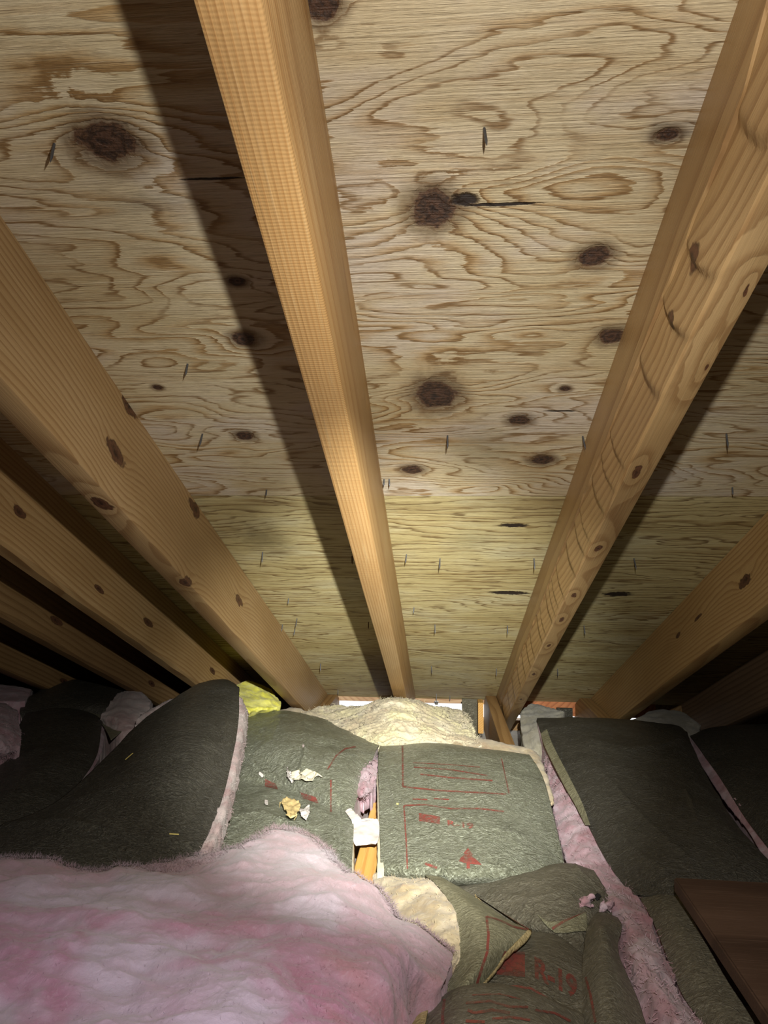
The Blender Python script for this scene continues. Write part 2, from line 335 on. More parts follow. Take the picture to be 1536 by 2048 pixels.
def nail_mesh(name, L):
    bm = bmesh.new()
    bmesh.ops.create_cone(bm, segments=10, radius1=.0013, radius2=.0012, depth=L*.72, matrix=Matrix.Translation((0, 0, -L*.36)))
    bmesh.ops.create_cone(bm, segments=10, radius1=.0001, radius2=.0013, depth=L*.28, matrix=Matrix.Translation((0, 0, -L*.86)))
    me = bpy.data.meshes.new(name); bm.to_mesh(me); bm.free(); me.materials.append(STEEL)
    for p in me.polygons: p.use_smooth = True
    return me
NM = [nail_mesh('nail', .026), nail_mesh('nail', .021), nail_mesh('nail', .016)]
NMR = NM[1].copy(); NMR.materials.clear(); NMR.materials.append(RUST)
for (px, py, k) in [(968, 257, 0), (108, 288, 0), (375, 728, 1), (405, 868, 0), (895, 872, 0), (1165, 873, 0), (1453, 868, 0), (533, 980, 2), (1465, 975, 2), (768, 958, 2), (778, 958, 2),
                    (525, 1105, 0), (704, 1113, 3), (813, 1110, 1), (880, 1118, 0), (1068, 1118, 0), (1268, 1118, 0), (737, 1245, 3), (870, 1250, 0), (1015, 1252, 0), (1168, 1252, 0), (828, 1216, 2),
                    (565, 1250, 1), (590, 1258, 1), (641, 1328, 0), (863, 1333, 0), (993, 1338, 0), (1115, 1338, 0), (594, 1238, 0), (577, 1198, 2), (676, 1380, 1), (900, 1392, 1)]:
    x, y = roof(px, py)
    o = bpy.data.objects.new('nail', NMR if k == 3 else NM[k]); COL.objects.link(o)
    o.parent = panels[1, 1] if y < SEAM else panels[1, 2]; o.location = (x, y, .0025)
    o.rotation_euler = (random.uniform(-.1, .1), random.uniform(-.1, .1), 0)

# ------------------------------------------------------------------ rest of the shell
FLOORZ = -.66; BACKY = -1.25
floor = box('floor', (-2.4, BACKY, FLOORZ-.02), (2.4, 2.75, FLOORZ), DRYWALL, None, 0, 'structure')
SHEATH = wood_material('gable_boards', PINE_BROWN, 60, seed=5)
for nm, x in (('wall_left', -2.4), ('wall_right', 2.4)):
    bm = bmesh.new(); s = -1 if x < 0 else 1
    a = [(BACKY, FLOORZ), (2.75, FLOORZ), (2.75, -.5), (BACKY, 1.12)]
    vs = [[bm.verts.new((x+s*e, y, z)) for y, z in a] for e in (0, .02)]
    bm.faces.new(vs[0]); bm.faces.new(vs[1][::-1])
    for i in range(4): bm.faces.new((vs[0][i], vs[1][i], vs[1][(i+1) % 4], vs[0][(i+1) % 4]))
    bmesh.ops.recalc_face_normals(bm, faces=bm.faces[:])
    me = bpy.data.meshes.new(nm); bm.to_mesh(me); bm.free(); link(nm, me, SHEATH)['kind'] = 'structure'
box('wall_back', (-2.4, BACKY-.02, FLOORZ), (2.4, BACKY, 1.15), SHEATH, None, 0, 'structure')
# eave: plate under the gap, end blocks either side, fascia strips under the sheathing
EY = EAVE*math.cos(SLOPE)+H*math.sin(SLOPE); EZ = -EAVE*math.sin(SLOPE)+H*math.cos(SLOPE)
REDWOOD = wood_material('reddish_fascia_wood', [(.36, .12, .045), (.44, .16, .06), (.5, .2, .08), (.25, .07, .025), (.5, .22, .1)], 60, seed=2)
STRIPW = wood_material('weathered_strip', [(.34, .2, .11), (.42, .27, .15), (.46, .31, .19), (.25, .12, .06), (.5, .36, .22)], 60, seed=3)
box('wall_front', (-2.4, EY+.02, FLOORZ-.02), (2.4, EY+.06, EZ-.075), SHEATH, None, 0, 'structure')
box('trim_1', (-2.4, EY+.015, EZ-.09), (-.475, EY+.05, EZ+.02), SHEATH, None, 0, 'structure')
box('trim_2', (.8, EY+.015, EZ-.09), (2.4, EY+.05, EZ+.02), SHEATH, None, 0, 'structure')
box('trim_3', (-.475, EY-.004, EZ-.014), (.19, EY+.02, EZ+.015), STRIPW, None, .002, 'structure')
box('trim_4', (.19, EY-.004, EZ-.05), (.8, EY+.02, EZ+.015), REDWOOD, None, .002, 'structure')
box('trim_5', (-.2, EY-.02, EZ-.1), (-.095, EY+.01, EZ+.002), SHEATH, None, .002, 'structure')

# ------------------------------------------------------------------ rafters
T, D = .037, .14
ZS = np.linspace(-1.25, 2.70, 260)
def rafter(X, mat, label, prof=None, bow=.002, seed=0, nz=260):
    """loft a cross-section down the slope; prof(y) -> (x, z) loop in the local frame"""
    zs = np.linspace(-1.25, 2.70, nz)
    def rect(y):
        b = .003; w = bow*noise(np.array([[y*1.3, seed, 0.], [y*1.3, seed+9., 0.], [y*2, seed+5., 3.]]))
        x0, x1, z0 = w[0], T+w[0], -D+w[1]
        return [(x0, 0), (x0, -D*.5), (x0, z0+b), (x0+b*.3, z0+b*.3), (x0+b, z0), ((x0+x1)/2, z0), (x1-b, z0), (x1-b*.3, z0+b*.3), (x1, z0+b), (x1, -D*.5), (x1, 0)]
    prof = prof or rect
    loops = [prof(y) for y in zs]; k = len(loops[0])
    V = [(p[0], y, p[1]) for y, l in zip(zs, loops) for p in l]
    F = [(i*k+j, i*k+(j+1) % k, (i+1)*k+(j+1) % k, (i+1)*k+j) for i in range(nz-1) for j in range(k)]
    F += [tuple(range(k))[::-1], tuple((nz-1)*k+j for j in range(k))]
    me = mesh('rafter', V, F)
    bm = bmesh.new(); bm.from_mesh(me); bmesh.ops.recalc_face_normals(bm, faces=bm.faces[:]); bm.to_mesh(me); bm.free()
    me.polygons.foreach_set('use_smooth', [nz > 300]*len(me.polygons)); me.set_sharp_from_angle(angle=math.radians(24))
    o = link('rafter', me, mat); o.location = NV*H+np.array([X, 0, 0]); o.rotation_euler = ROOFROT
    return tag(o, label, 'rafter', None)
def side_knot(px, py, X, a, l, amp):
    y, z = onx(px, py, X); return (T if X < 0 else 0, y, z, a*1.9, l*1.9, amp*1.9, 1.8)
XL = -.467
LK = [side_knot(230, 905, -.43, .011, .026, .018), side_knot(260, 815, -.43, .011, .026, .012), side_knot(391, 1020, -.43, .012, .03, .014), side_knot(478, 1200, -.43, .010, .03, .016)]
for (px, py) in ((205, 1008), (372, 1166)):
    v = ray(px, py); P = v*((H-D)/(v@NV)); LK.append((P[0]-XL, P@DV, -D, .02, .034, .03, 1.7))
M_L = wood_material('left_rafter_pine', [(.31, .198, .088), (.36, .235, .107), (.41, .28, .14), (.21, .11, .04), (.46, .335, .17)], 120, LK, .02, .30, .05, 1.3, .5)
M_C = wood_material('central_rafter_pine', [(.37, .225, .088), (.42, .262, .11), (.48, .33, .16), (.29, .15, .05), (.53, .39, .2)], 240, [], -.25, .05, .012, 4.1, .5, 105.)
RK = [(.018, y, -.139, .013, .04, .045, 3.) for y in (.715, .935, 1.14, 1.27, 1.45, 1.7, 2.0)] + [(0, .447, -.088, .011, .017, .03), (0, .517, -.095, .010, .014, .03), (.03, .43, -.139, .014, .05, .05, 9.), (.03, .53, -.139, .013, .045, .05, 9.)]
M_R = wood_material('right_rafter_pine', [(.30, .19, .082), (.345, .222, .098), (.39, .262, .125), (.19, .098, .036), (.43, .31, .155)], 70, RK, .05, .02, .03, 7.7, .42)
v = lambda px, py: onx(px, py, .545)
FK = [(0, *v(1490, 1160), .02, .055, .035, 2.), (0, *v(1355, 1270), .014, .04, .025, 2.2), (0, *v(1395, 1235), .011, .07, .025, 3.)]
M_F = wood_material('far_right_rafter_pine', [(.36, .22, .085), (.42, .265, .105), (.47, .31, .135), (.25, .12, .04), (.5, .35, .16)], 110, FK, .0, .25, .05, 2.9, .55)
M_L2 = wood_material('second_left_rafter_pine', PINE, 110, [(T, .95, -.08, .008, .02, .014), (T, 1.5, -.09, .008, .03, .014), (T, 1.25, -.1, .006, .02, .01), (T, 2.0, -.08, .008, .03, .014)], .02, .28, .06, 8.2, .55)
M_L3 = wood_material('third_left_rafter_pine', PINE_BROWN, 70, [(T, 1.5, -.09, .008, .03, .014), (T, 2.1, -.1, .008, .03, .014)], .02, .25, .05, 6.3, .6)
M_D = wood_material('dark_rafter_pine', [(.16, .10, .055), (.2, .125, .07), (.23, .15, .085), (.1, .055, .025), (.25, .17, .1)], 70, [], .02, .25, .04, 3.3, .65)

rafter(XL, M_L, 'broad pine rafter with round dark knots, just left of the central rafter', seed=1)
# central rafter: bark streak near its top edge
def prof_c(y):
    w = .002*noise(np.array([[y*1.3, 3., 0.], [y*1.3, 12., 0.]])); b = .0022
    wa = .012*max(0., float(noise(np.array([[y*5., 1.5, 0.]]))[0])+.25)*(1 if y < .75 else .25)
    x0, x1, z0 = w[0], T+w[0], -D+w[1]
    return [(x0, 0), (x0, -D*.5), (x0, z0+b), (x0+b*.3, z0+b*.3), (x0+b, z0), ((x0+x1)/2, z0), (x1-b, z0), (x1-b*.3, z0+b*.3), (x1, z0+b), (x1, -D*.6), (x1, -.03-wa), (x1-wa*.35, -.02-wa*.5), (x1-wa*.2, -.012), (x1, 0)]
rafter(-.133, M_C, 'central straight-edged pine rafter hanging down the middle of the ceiling', prof_c)
# right rafter: bottom left corner is wane, cut by slanting draw-knife strokes
STROKES = [.20, .33, .447, .517, .60, .745, .80, .86, .955, 1.0, 1.08, 1.19, 1.25, 1.29, 1.33, 1.42, 1.47, 1.6, 1.68, 1.78, 1.9, 2.05, 2.2, 2.4, 2.8]
def prof_r(y):
    za = -.066+.006*float(noise(np.array([[y*9, 2.2, 0.]]))[0])+.004*float(noise(np.array([[y*30, 4.2, 0.]]))[0])
    if y < .36: za = -.02-.046*max(0, min(1, (y-.2)/.12))
    pts = [(0, 0), (0, za*.5), (0, za+.0015)]
    n = 18; z1 = -.137
    for i in range(n+1):
        t = i/n; z = za+(z1-za)*t
        yy = y + .035*t - .010*math.sin(math.pi*t)
        j = max([i for i, s in enumerate(STROKES) if s <= yy], default=-1)
        s0, s1 = (yy-.2, STROKES[0]) if j < 0 else (STROKES[j], STROKES[j+1] if j+1 < len(STROKES) else STROKES[j]+.1)
        q = (yy-s0)/(s1-s0); dep = min(.0055, .06*(s1-s0))
        cut = dep*min(1, q/.10)**1.3*(1-q)*1.25
        x = .0012+.0035*t*t+cut*math.sin(math.pi*min(1, .16+t*.8))
        pts.append((x, z))
    xb = pts[-1][0]
    pts += [(xb+.002, -D), (T-.004, -D), (T-.001, -D+.001), (T, -D+.004), (T, -D*.5), (T, 0)]
    return pts
rafter(.205, M_R, 'pine rafter with slanting draw-knife cuts along its rounded edge', prof_r, nz=900)
rafter(.546, M_F, 'pine rafter second from the central one to the right, dimly lit', seed=4)
rafter(.885, M_D, 'dark brown rafter farthest to the right in view, above a dark batt', seed=5)
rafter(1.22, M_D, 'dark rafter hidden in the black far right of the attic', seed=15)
def prof_l2(y):
    w = noise(np.array([[y*3, 7., 0.], [y*9, 17., 0.]])); wa = .010+.012*w[0]+.008*w[1]; wa = max(.002, wa); x0, x1, z0 = 0, T, -D
    return [(x0, 0), (x0, -D*.5), (x0, z0+.003), (x0+.003, z0), ((x0+x1)/2-.004, z0), (x1-wa, z0), (x1-wa*.35, z0+wa*.45), (x1, z0+wa*1.3), (x1, -D*.5), (x1, 0)]
rafter(-.702, M_L2, 'second rafter left of the central one, wavy shadow across its side', prof_l2)
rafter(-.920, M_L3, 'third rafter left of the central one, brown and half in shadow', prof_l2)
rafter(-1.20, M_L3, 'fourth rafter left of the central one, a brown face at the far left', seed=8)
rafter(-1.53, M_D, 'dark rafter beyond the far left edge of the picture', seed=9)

# ------------------------------------------------------------------ ceiling joists
JT, JB = -.51, FLOORZ
M_J = wood_material('joist_pine', [(.50, .27, .07), (.58, .34, .10), (.64, .40, .14), (.36, .17, .04), (.68, .46, .18)], 160, [], -.3, .1, .015, 5.5, .55)
M_JB = wood_material('brown_joist_pine', [(.24, .14, .05), (.29, .17, .065), (.33, .2, .08), (.16, .08, .025), (.36, .23, .1)], 80, [], .02, .2, .03, 6.5, .6)
def joist(x0, x1, label, mat, y0=-1.2, jt=JT):
    c, s = math.cos(SLOPE), math.sin(SLOPE)
    yt = (H-jt*c)/s-.004; ye = EY+.012; ze = (H-ye*s)/c-.004
    prof = [(y0, JB), (ye, JB), (ye, ze), (yt, jt), (y0, jt)]
    bm = bmesh.new(); a = [bm.verts.new((x0, y, z)) for y, z in prof]; b = [bm.verts.new((x1, y, z)) for y, z in prof]
    bm.faces.new(a); bm.faces.new(b[::-1])
    for i in range(5): bm.faces.new((a[i], b[i], b[(i+1) % 5], a[(i+1) % 5]))
    bmesh.ops.recalc_face_normals(bm, faces=bm.faces[:]); bmesh.ops.bevel(bm, geom=bm.edges[:], offset=.0015, segments=1, affect='EDGES')
    me = bpy.data.meshes.new('ceiling_joist'); bm.to_mesh(me); bm.free()
    return tag(link('ceiling_joist', me, mat), label, 'joist')
joist(-.140, -.104, 'orange pine joist showing in the gap between two green batts', M_J)
joist(.165, .203, 'brown joist running in under the rafter with the cuts', M_JB)
joist(.505, .543, 'dark brown joist behind the dark right-hand batt', M_JB)
joist(-.428, -.392, 'joist buried under the batt on the left of the yellow wool', M_JB, jt=-.53)
b = box('wood_block', (.128, 2.44, -.60), (.146, 2.50, -.497), M_J, None, .001); tag(b, 'pale upright wood block at the eave beside the brown joist', 'block')
b = box('eave_baffle', (.075, 2.515, -.64), (.136, 2.527, -.50), KRAFT_BROWN, None, .001); tag(b, 'dark upright baffle board at the eave behind the cream wool', 'baffle')
b = box('eave_baffle', (.40, 2.50, -.62), (.455, 2.51, -.52), KRAFT_SHADED, None, .001); tag(b, 'small dark baffle flap at the eave below the reddish fascia board', 'baffle')

# ------------------------------------------------------------------ insulation: surfaces from control grids
def catmull(A, n):
    """A: (k, ...) control points -> n samples of a Catmull-Rom curve along axis 0"""
    k = len(A); Ap = np.concatenate([[2*A[0]-A[1]], A, [2*A[-1]-A[-2]]]); t = np.linspace(0, k-1, n); i = np.minimum(t.astype(int), k-2); f = t-i
    f = f.reshape((-1,)+(1,)*(A.ndim-1)); p0, p1, p2, p3 = Ap[i], Ap[i+1], Ap[i+2], Ap[i+3]
    return .5*(2*p1+(p2-p0)*f+(2*p0-5*p1+4*p2-p3)*f*f+(3*p1-p0-3*p2+p3)*f**3)
def grid(rows, n, m):
    C = np.array([[at(*q) for q in r] for r in rows]); G = catmull(C, n); return np.swapaxes(catmull(np.swapaxes(G, 0, 1), m), 0, 1)
def normals(P):
    n = np.cross(np.gradient(P, axis=1), np.gradient(P, axis=0)); n /= np.linalg.norm(n, axis=-1, keepdims=True)+1e-12
    if n[..., 2].mean() < 0: n = -n
    return n
def crumple(P, amp=.006, scale=7., fine=.0016, seed=0., fold=0.):
    fine *= .55
    N = normals(P); Q = P+seed; W = Q+.05*np.stack([fbm(Q*5+i*7, 2) for i in range(3)], -1)
    d = amp*fbm(W*scale, 3) + fine*fbm(W*34., 3, True)
    if fold: d = d+fold*fbm(W*np.array([5., 3., 5.])*1.6+4, 2, True)
    return P+N*d[..., None]
def crease(P, lines):
    """sharp folds pressed into a sheet: (photo polyline, height, half width in pixels)"""
    x, y, z = P@_r, P@_u, P@_f; q = np.stack([768+FPX*x/z, 1024-FPX*y/z], -1); N = normals(P); d = np.zeros(P.shape[:2])
    q = q+3*np.stack([fbm(P*40, 2), fbm(P*40+9, 2)], -1)
    for pts, hgt, w in lines:
        best = np.full(P.shape[:2], 1e9)
        for a, b in zip(np.array(pts[:-1], float), np.array(pts[1:], float)):
            t = np.clip(((q-a)@(b-a))/((b-a)@(b-a)), 0, 1); best = np.minimum(best, np.linalg.norm(q-a-t[..., None]*(b-a), axis=-1))
        d += hgt*np.exp(-best/w)
    return P+N*d[..., None]
def wool(P, amp=.012, scale=12., fine=.004, seed=0., flow=(1, 1, 1), ridge=False):
    N = normals(P); Q = (P+seed)*np.array(flow); W = Q+.028*np.stack([fbm(Q*7+i*5, 2) for i in range(3)], -1)
    d = amp*fbm(W*scale, 3)+(fine*fbm(W*55., 4, True) if ridge else fine*fbm(W*48., 4))
    return P+N*d[..., None]
def sheet(name, P, mat, parent, th=.0016):
    """a thin sheet with real thickness"""
    n, m = P.shape[:2]; N = normals(P); Q = P-N*th; idx = np.arange(n*m).reshape(n, m); o = n*m
    F = np.stack([idx[:-1, :-1], idx[:-1, 1:], idx[1:, 1:], idx[1:, :-1]], -1).reshape(-1, 4); Fb = F[:, ::-1]+o
    b = np.concatenate([idx[0, :], idx[1:, -1], idx[-1, -2::-1], idx[-2:0:-1, 0]]); c = np.roll(b, -1)
    Fs = np.stack([b, b+o, c+o, c], -1)
    return link(name, mesh(name, np.concatenate([P.reshape(-1, 3), Q.reshape(-1, 3)]), np.concatenate([F, Fb, Fs])), mat, parent)
def core(name, P, mat, parent, base=-.655, drop=.003, step=4, rough=.006, levels=9, inset=.006, top=False):
    """the wool body under a facing: same plan, ragged sides down to its base"""
    N = normals(P); Q = (P-N*drop); Q = Q if top else Q[::step, ::step] if min(P.shape[:2]) > 12 else Q
    n, m = Q.shape[:2]; idx = np.arange(n*m).reshape(n, m)
    F = [np.stack([idx[:-1, :-1], idx[:-1, 1:], idx[1:, 1:], idx[1:, :-1]], -1).reshape(-1, 4)]
    b = np.concatenate([idx[0, :], idx[1:, -1], idx[-1, -2::-1], idx[-2:0:-1, 0]]); V = [Q.reshape(-1, 3)]; cen = Q.reshape(-1, 3).mean(0)
    B = Q.reshape(-1, 3)[b]; out = B-cen; out[:, 2] = 0; out /= np.linalg.norm(out, axis=1)[:, None]+1e-9
    last = b; cnt = n*m
    for l in range(1, levels+1):
        t = l/levels; R = B.copy(); R[:, 2] = B[:, 2]*(1-t)+min(base, B[:, 2].min()-.01)*t
        R += out*(-inset+rough*fbm(R*40., 3)+.004*math.sin(t*3.1))[:, None]
        V.append(R); cur = np.arange(cnt, cnt+len(b)); cnt += len(b)
        F.append(np.stack([last, cur, np.roll(cur, -1), np.roll(last, -1)], -1)); last = cur
    F = [tuple(f) for f in np.concatenate(F)]+[tuple(last[::-1])]
    me = mesh(name, np.concatenate(V), F)
    bm = bmesh.new(); bm.from_mesh(me); bmesh.ops.recalc_face_normals(bm, faces=bm.faces[:]); bm.to_mesh(me); bm.free()
    me.polygons.foreach_set('use_smooth', [True]*len(me.polygons))
    return link(name, me, mat, parent)
def fuzz(P, mat, parent, count, length=.012, width=.00035, rows=None, up=.5, name='loose_fibre'):
    """short curling glass fibres standing off a wool surface"""
    N = normals(P); n, m = P.shape[:2]
    i = RNG.integers(0, n, count) if rows is None else RNG.choice(rows, count); j = RNG.integers(0, m, count)
    p = P[i, j]; nn = N[i, j]; d1 = nn*up+RNG.normal(size=(count, 3))*.6; d1 /= np.linalg.norm(d1, axis=1)[:, None]
    d2 = d1+RNG.normal(size=(count, 3))*.5; d2 /= np.linalg.norm(d2, axis=1)[:, None]
    L = length*RNG.uniform(.35, 1.2, (count, 1)); sd = np.cross(d1, RNG.normal(size=(count, 3))); sd /= np.linalg.norm(sd, axis=1)[:, None]; sd *= width
    a = p-nn*.001; b = a+d1*L*.5; c = b+d2*L*.5
    V = np.stack([a-sd, a+sd, b-sd*.8, b+sd*.8, c], 1).reshape(-1, 3); k = np.arange(count)[:, None]*5
    F = [tuple(f) for f in (k+np.array([0, 1, 3, 2]))]+[tuple(f) for f in (k+np.array([2, 3, 4]))]
    o = link(name, mesh(name, V, F), mat, parent); o['kind'] = 'stuff'; return o
def batt(label, P, face=None, wool_m=PINK, name='insulation_batt', cat='insulation', base=-.655, **kw):
    c = P.reshape(-1, 3).mean(0); root = empty(name, (0, 0, 0)); tag(root, label, cat)
    if face: sheet('kraft_facing', P, face, root)
    core('wool_core', P, wool_m, root, base=base, top=not face, **kw)
    return root
class Caster:
    def __init__(s, P):
        n, m = P.shape[:2]; idx = np.arange(n*m).reshape(n, m); F = np.stack([idx[:-1, :-1], idx[:-1, 1:], idx[1:, 1:], idx[1:, :-1]], -1).reshape(-1, 4)
        s.t = BVHTree.FromPolygons([Vector(v) for v in P.reshape(-1, 3)], F.tolist())
    def __call__(s, px, py, off=.0009):
        d = Vector(ray(px, py)); h, n, _, _ = s.t.ray_cast(Vector((0, 0, 0)), d)
        if h is None: h, n, _, _ = s.t.find_nearest(d.normalized()*1.2)
        if n.dot(d) > 0: n = -n
        return h+n*off
def ribbon(cast, pts, w, parent, name='printed_line'):
    """a printed line that lies on the paper"""
    pts = np.array(pts, float); seg = np.linalg.norm(np.diff(pts, axis=0), axis=1); s = np.concatenate([[0], np.cumsum(seg)])
    n = max(4, int(s[-1]/4)); q = np.stack([np.interp(np.linspace(0, s[-1], n), s, pts[:, k]) for k in (0, 1)], -1)
    tn = np.gradient(q, axis=0); tn /= np.linalg.norm(tn, axis=1)[:, None]; sd = np.stack([-tn[:, 1], tn[:, 0]], -1)*w/2
    V = [tuple(cast(*(a+b*k))) for a, b in zip(q, sd) for k in (-1, 0, 1)]
    F = [(3*i+k, 3*i+k+1, 3*i+k+4, 3*i+k+3) for i in range(n-1) for k in (0, 1)]
    return link(name, mesh(name, V, F), INK, parent)
def printed_quad(cast, a, b, c, d, parent, name='printed_block'):
    a, b, c, d = map(np.array, (a, b, c, d)); n = 14
    V = [tuple(cast(*((a*(1-u)+b*u)*(1-w)+(d*(1-u)+c*u)*w))) for w in np.linspace(0, 1, n) for u in np.linspace(0, 1, n)]
    F = [(i*n+j, i*n+j+1, (i+1)*n+j+1, (i+1)*n+j) for i in range(n-1) for j in range(n-1)]
    return link(name, mesh(name, V, F), INK, parent)
def printed_text(cast, txt, o, ux, uy, parent, bold=.02):
    """lettering laid on the paper: o origin, ux/uy photo vectors of one letter height along and up"""
    cu = bpy.data.curves.new('printed_lettering', 'FONT'); cu.body = txt; cu.size = 1.4; cu.offset = bold; cu.resolution_u = 4
    ob = bpy.data.objects.new('printed_lettering', cu); COL.objects.link(ob); bpy.context.view_layer.update()
    me = bpy.data.meshes.new_from_object(ob.evaluated_get(bpy.context.evaluated_depsgraph_get())); bpy.data.objects.remove(ob)
    bm = bmesh.new(); bm.from_mesh(me); bmesh.ops.triangulate(bm, faces=bm.faces[:])
    for _ in range(2): bmesh.ops.subdivide_edges(bm, edges=[e for e in bm.edges if e.calc_length() > .12], cuts=1); bmesh.ops.triangulate(bm, faces=bm.faces[:])
    for vtx in bm.verts:
        p = np.array(o)+vtx.co.x*np.array(ux)+vtx.co.y*np.array(uy); vtx.co = cast(*p, .0012)
    me2 = bpy.data.meshes.new('printed_lettering'); bm.to_mesh(me2); bm.free()
    return link('printed_lettering', me2, INK, parent)

# --- A: big dark batt propped up on the left
A = crumple(grid([
    [(408, 1380, -.40), (430, 1375, -.40), (455, 1376, -.40), (478, 1390, -.40)],
    [(400, 1366, -.335), (425, 1361, -.33), (455, 1362, -.33), (478, 1377, -.335)],
    [(290, 1438, -.37), (360, 1430, -.35), (425, 1432, -.35), (477, 1440, -.365)],
    [(190, 1535, -.41), (290, 1520, -.38), (385, 1520, -.378), (464, 1520, -.40)],
    [(105, 1610, -.44), (220, 1600, -.415), (350, 1600, -.415), (444, 1600, -.43)],
    [(-10, 1660, -.46), (140, 1665, -.44), (300, 1670, -.445), (416, 1670, -.455)],
    [(-150, 1720, -.47), (60, 1740, -.465), (250, 1760, -.475), (392, 1730, -.475)],
    [(-200, 1800, -.5), (40, 1820, -.49), (240, 1830, -.49), (375, 1800, -.49)]], 150, 110), .004, 6., .0009, 1., .002)
A = crease(A, [([(0, 1652), (120, 1640), (250, 1668), (390, 1690)], .005, 8), ([(150, 1600), (260, 1565), (400, 1560)], .003, 10), ([(450, 1440), (440, 1540), (405, 1650)], .003, 6)])
rA = batt('large dark kraft-faced batt propped up left of the green batts, pale pink edge showing', A, KRAFT_SHADED, PINK_GREY)
EA = wool(grid([[(474, 1392, -.345), (484, 1396, -.35), (490, 1412, -.37)], [(474, 1440, -.37), (488, 1440, -.375), (497, 1440, -.40)], [(463, 1510, -.40), (478, 1510, -.405), (488, 1510, -.43)],
    [(444, 1590, -.43), (458, 1592, -.432), (470, 1595, -.455)], [(420, 1660, -.45), (438, 1662, -.452), (453, 1665, -.475)], [(396, 1712, -.468), (416, 1715, -.47), (436, 1720, -.49)], [(372, 1770, -.48), (395, 1772, -.482), (420, 1776, -.50)]], 130, 26), .003, 30., .0035, 2.)
sheet('wool_edge', EA, PINK_GREY, rA, .012); fuzz(EA, PINK_GREY, rA, 900, .009)

# --- B: crinkled green batt left of the gap
B = crumple(grid([
    [(520, 1442, -.53), (585, 1436, -.53), (660, 1455, -.53), (720, 1482, -.53), (768, 1500, -.53)],
    [(487, 1434, -.465), (560, 1424, -.447), (640, 1441, -.447), (702, 1470, -.45), (757, 1493, -.455)],
    [(478, 1480, -.455), (560, 1484, -.432), (640, 1505, -.43), (692, 1530, -.437), (735, 1548, -.46)],
    [(466, 1535, -.48), (560, 1548, -.465), (635, 1573, -.458), (682, 1590, -.46), (711, 1604, -.472)],
    [(458, 1570, -.497), (560, 1580, -.487), (630, 1605, -.48), (680, 1625, -.478), (707, 1635, -.482)],
    [(448, 1630, -.492), (550, 1630, -.482), (630, 1650, -.478), (680, 1670, -.48), (705, 1680, -.487)],
    [(430, 1710, -.50), (540, 1710, -.50), (620, 1730, -.495), (670, 1745, -.492), (703, 1750, -.497)],
    [(400, 1800, -.50), (520, 1800, -.50), (610, 1800, -.5), (670, 1800, -.5), (705, 1800, -.5)]], 190, 130), .005, 9., .0018, 5., .004)
B = crease(B, [([(608, 1440), (612, 1500), (602, 1535), (596, 1560)], .006, 5), ([(612, 1500), (606, 1545), (625, 1560)], .004, 4), ([(478, 1495), (505, 1525), (530, 1545)], .005, 4), ([(520, 1700), (560, 1640), (590, 1650), (640, 1690)], .004, 6),
    ([(450, 1640), (520, 1625), (575, 1648), (620, 1690), (680, 1725)], .006, 6), ([(679, 1560), (680, 1650), (684, 1740)], -.003, 3), ([(540, 1580), (600, 1600), (670, 1640)], .004, 7), ([(640, 1460), (660, 1500), (640, 1545)], .003, 5), ([(560, 1440), (545, 1480), (500, 1510)], .003, 5)])
rB = batt('crinkled green kraft-faced batt left of the gap, torn scraps lying on it', B, KRAFT, PINK_GREY)
cB = Caster(B)
ribbon(cB, [(655, 1540), (672, 1512), (690, 1498), (712, 1494)], 3, rB); ribbon(cB, [(662, 1560), (662, 1625)], 3, rB)
printed_quad(cB, (531, 1558), (552, 1568), (556, 1580), (530, 1574), rB, 'printed_smear'); printed_quad(cB, (600, 1584), (632, 1594), (638, 1608), (606, 1598), rB, 'printed_smear')
LB = grid([[(700, 1595, -.48), (706, 1597, -.481), (709, 1600, -.49)], [(701, 1650, -.485), (706, 1650, -.486), (709, 1652, -.495)], [(700, 1700, -.492), (705, 1700, -.493), (709, 1702, -.50)], [(700, 1760, -.498), (706, 1762, -.499), (710, 1764, -.505)]], 60, 5)
sheet('paper_edge', LB+.0008*fbm(LB*60, 3)[..., None], LIP, rB)

# --- C: green printed batt right of the gap
C = crumple(grid([
    [(768, 1504, -.55), (870, 1498, -.55), (980, 1510, -.55), (1062, 1520, -.55)],
    [(760, 1494, -.458), (870, 1487, -.452), (975, 1500, -.452), (1058, 1509, -.46)],
    [(756, 1525, -.452), (870, 1520, -.442), (985, 1532, -.442), (1082, 1548, -.462)],
    [(758, 1600, -.470), (870, 1600, -.458), (1000, 1605, -.458), (1105, 1625, -.478)],
    [(760, 1680, -.487), (880, 1685, -.475), (1010, 1690, -.475), (1122, 1700, -.497)],
    [(762, 1740, -.505), (890, 1752, -.497), (1010, 1755, -.497), (1132, 1750, -.515)],
    [(768, 1775, -.56), (895, 1785, -.56), (1015, 1785, -.56), (1132, 1780, -.56)]], 170, 140), .003, 6., .0013, 9., .0025)
C = crease(C, [([(885, 1638), (920, 1652), (990, 1660), (1058, 1676)], .004, 4), ([(850, 1710), (880, 1735), (902, 1758)], .005, 5), ([(900, 1545), (930, 1580), (960, 1600)], .0025, 4), ([(940, 1570), (1000, 1610)], .002, 4), ([(775, 1545), (787, 1590), (788, 1620)], .004, 5), ([(820, 1655), (870, 1655)], .002, 4), ([(1080, 1560), (1100, 1640), (1120, 1700)], .003, 8)])
rC = batt('green kraft-faced batt printed with red lines, right of the gap', C, KRAFT, PINK_GREY)
cC = Caster(C)
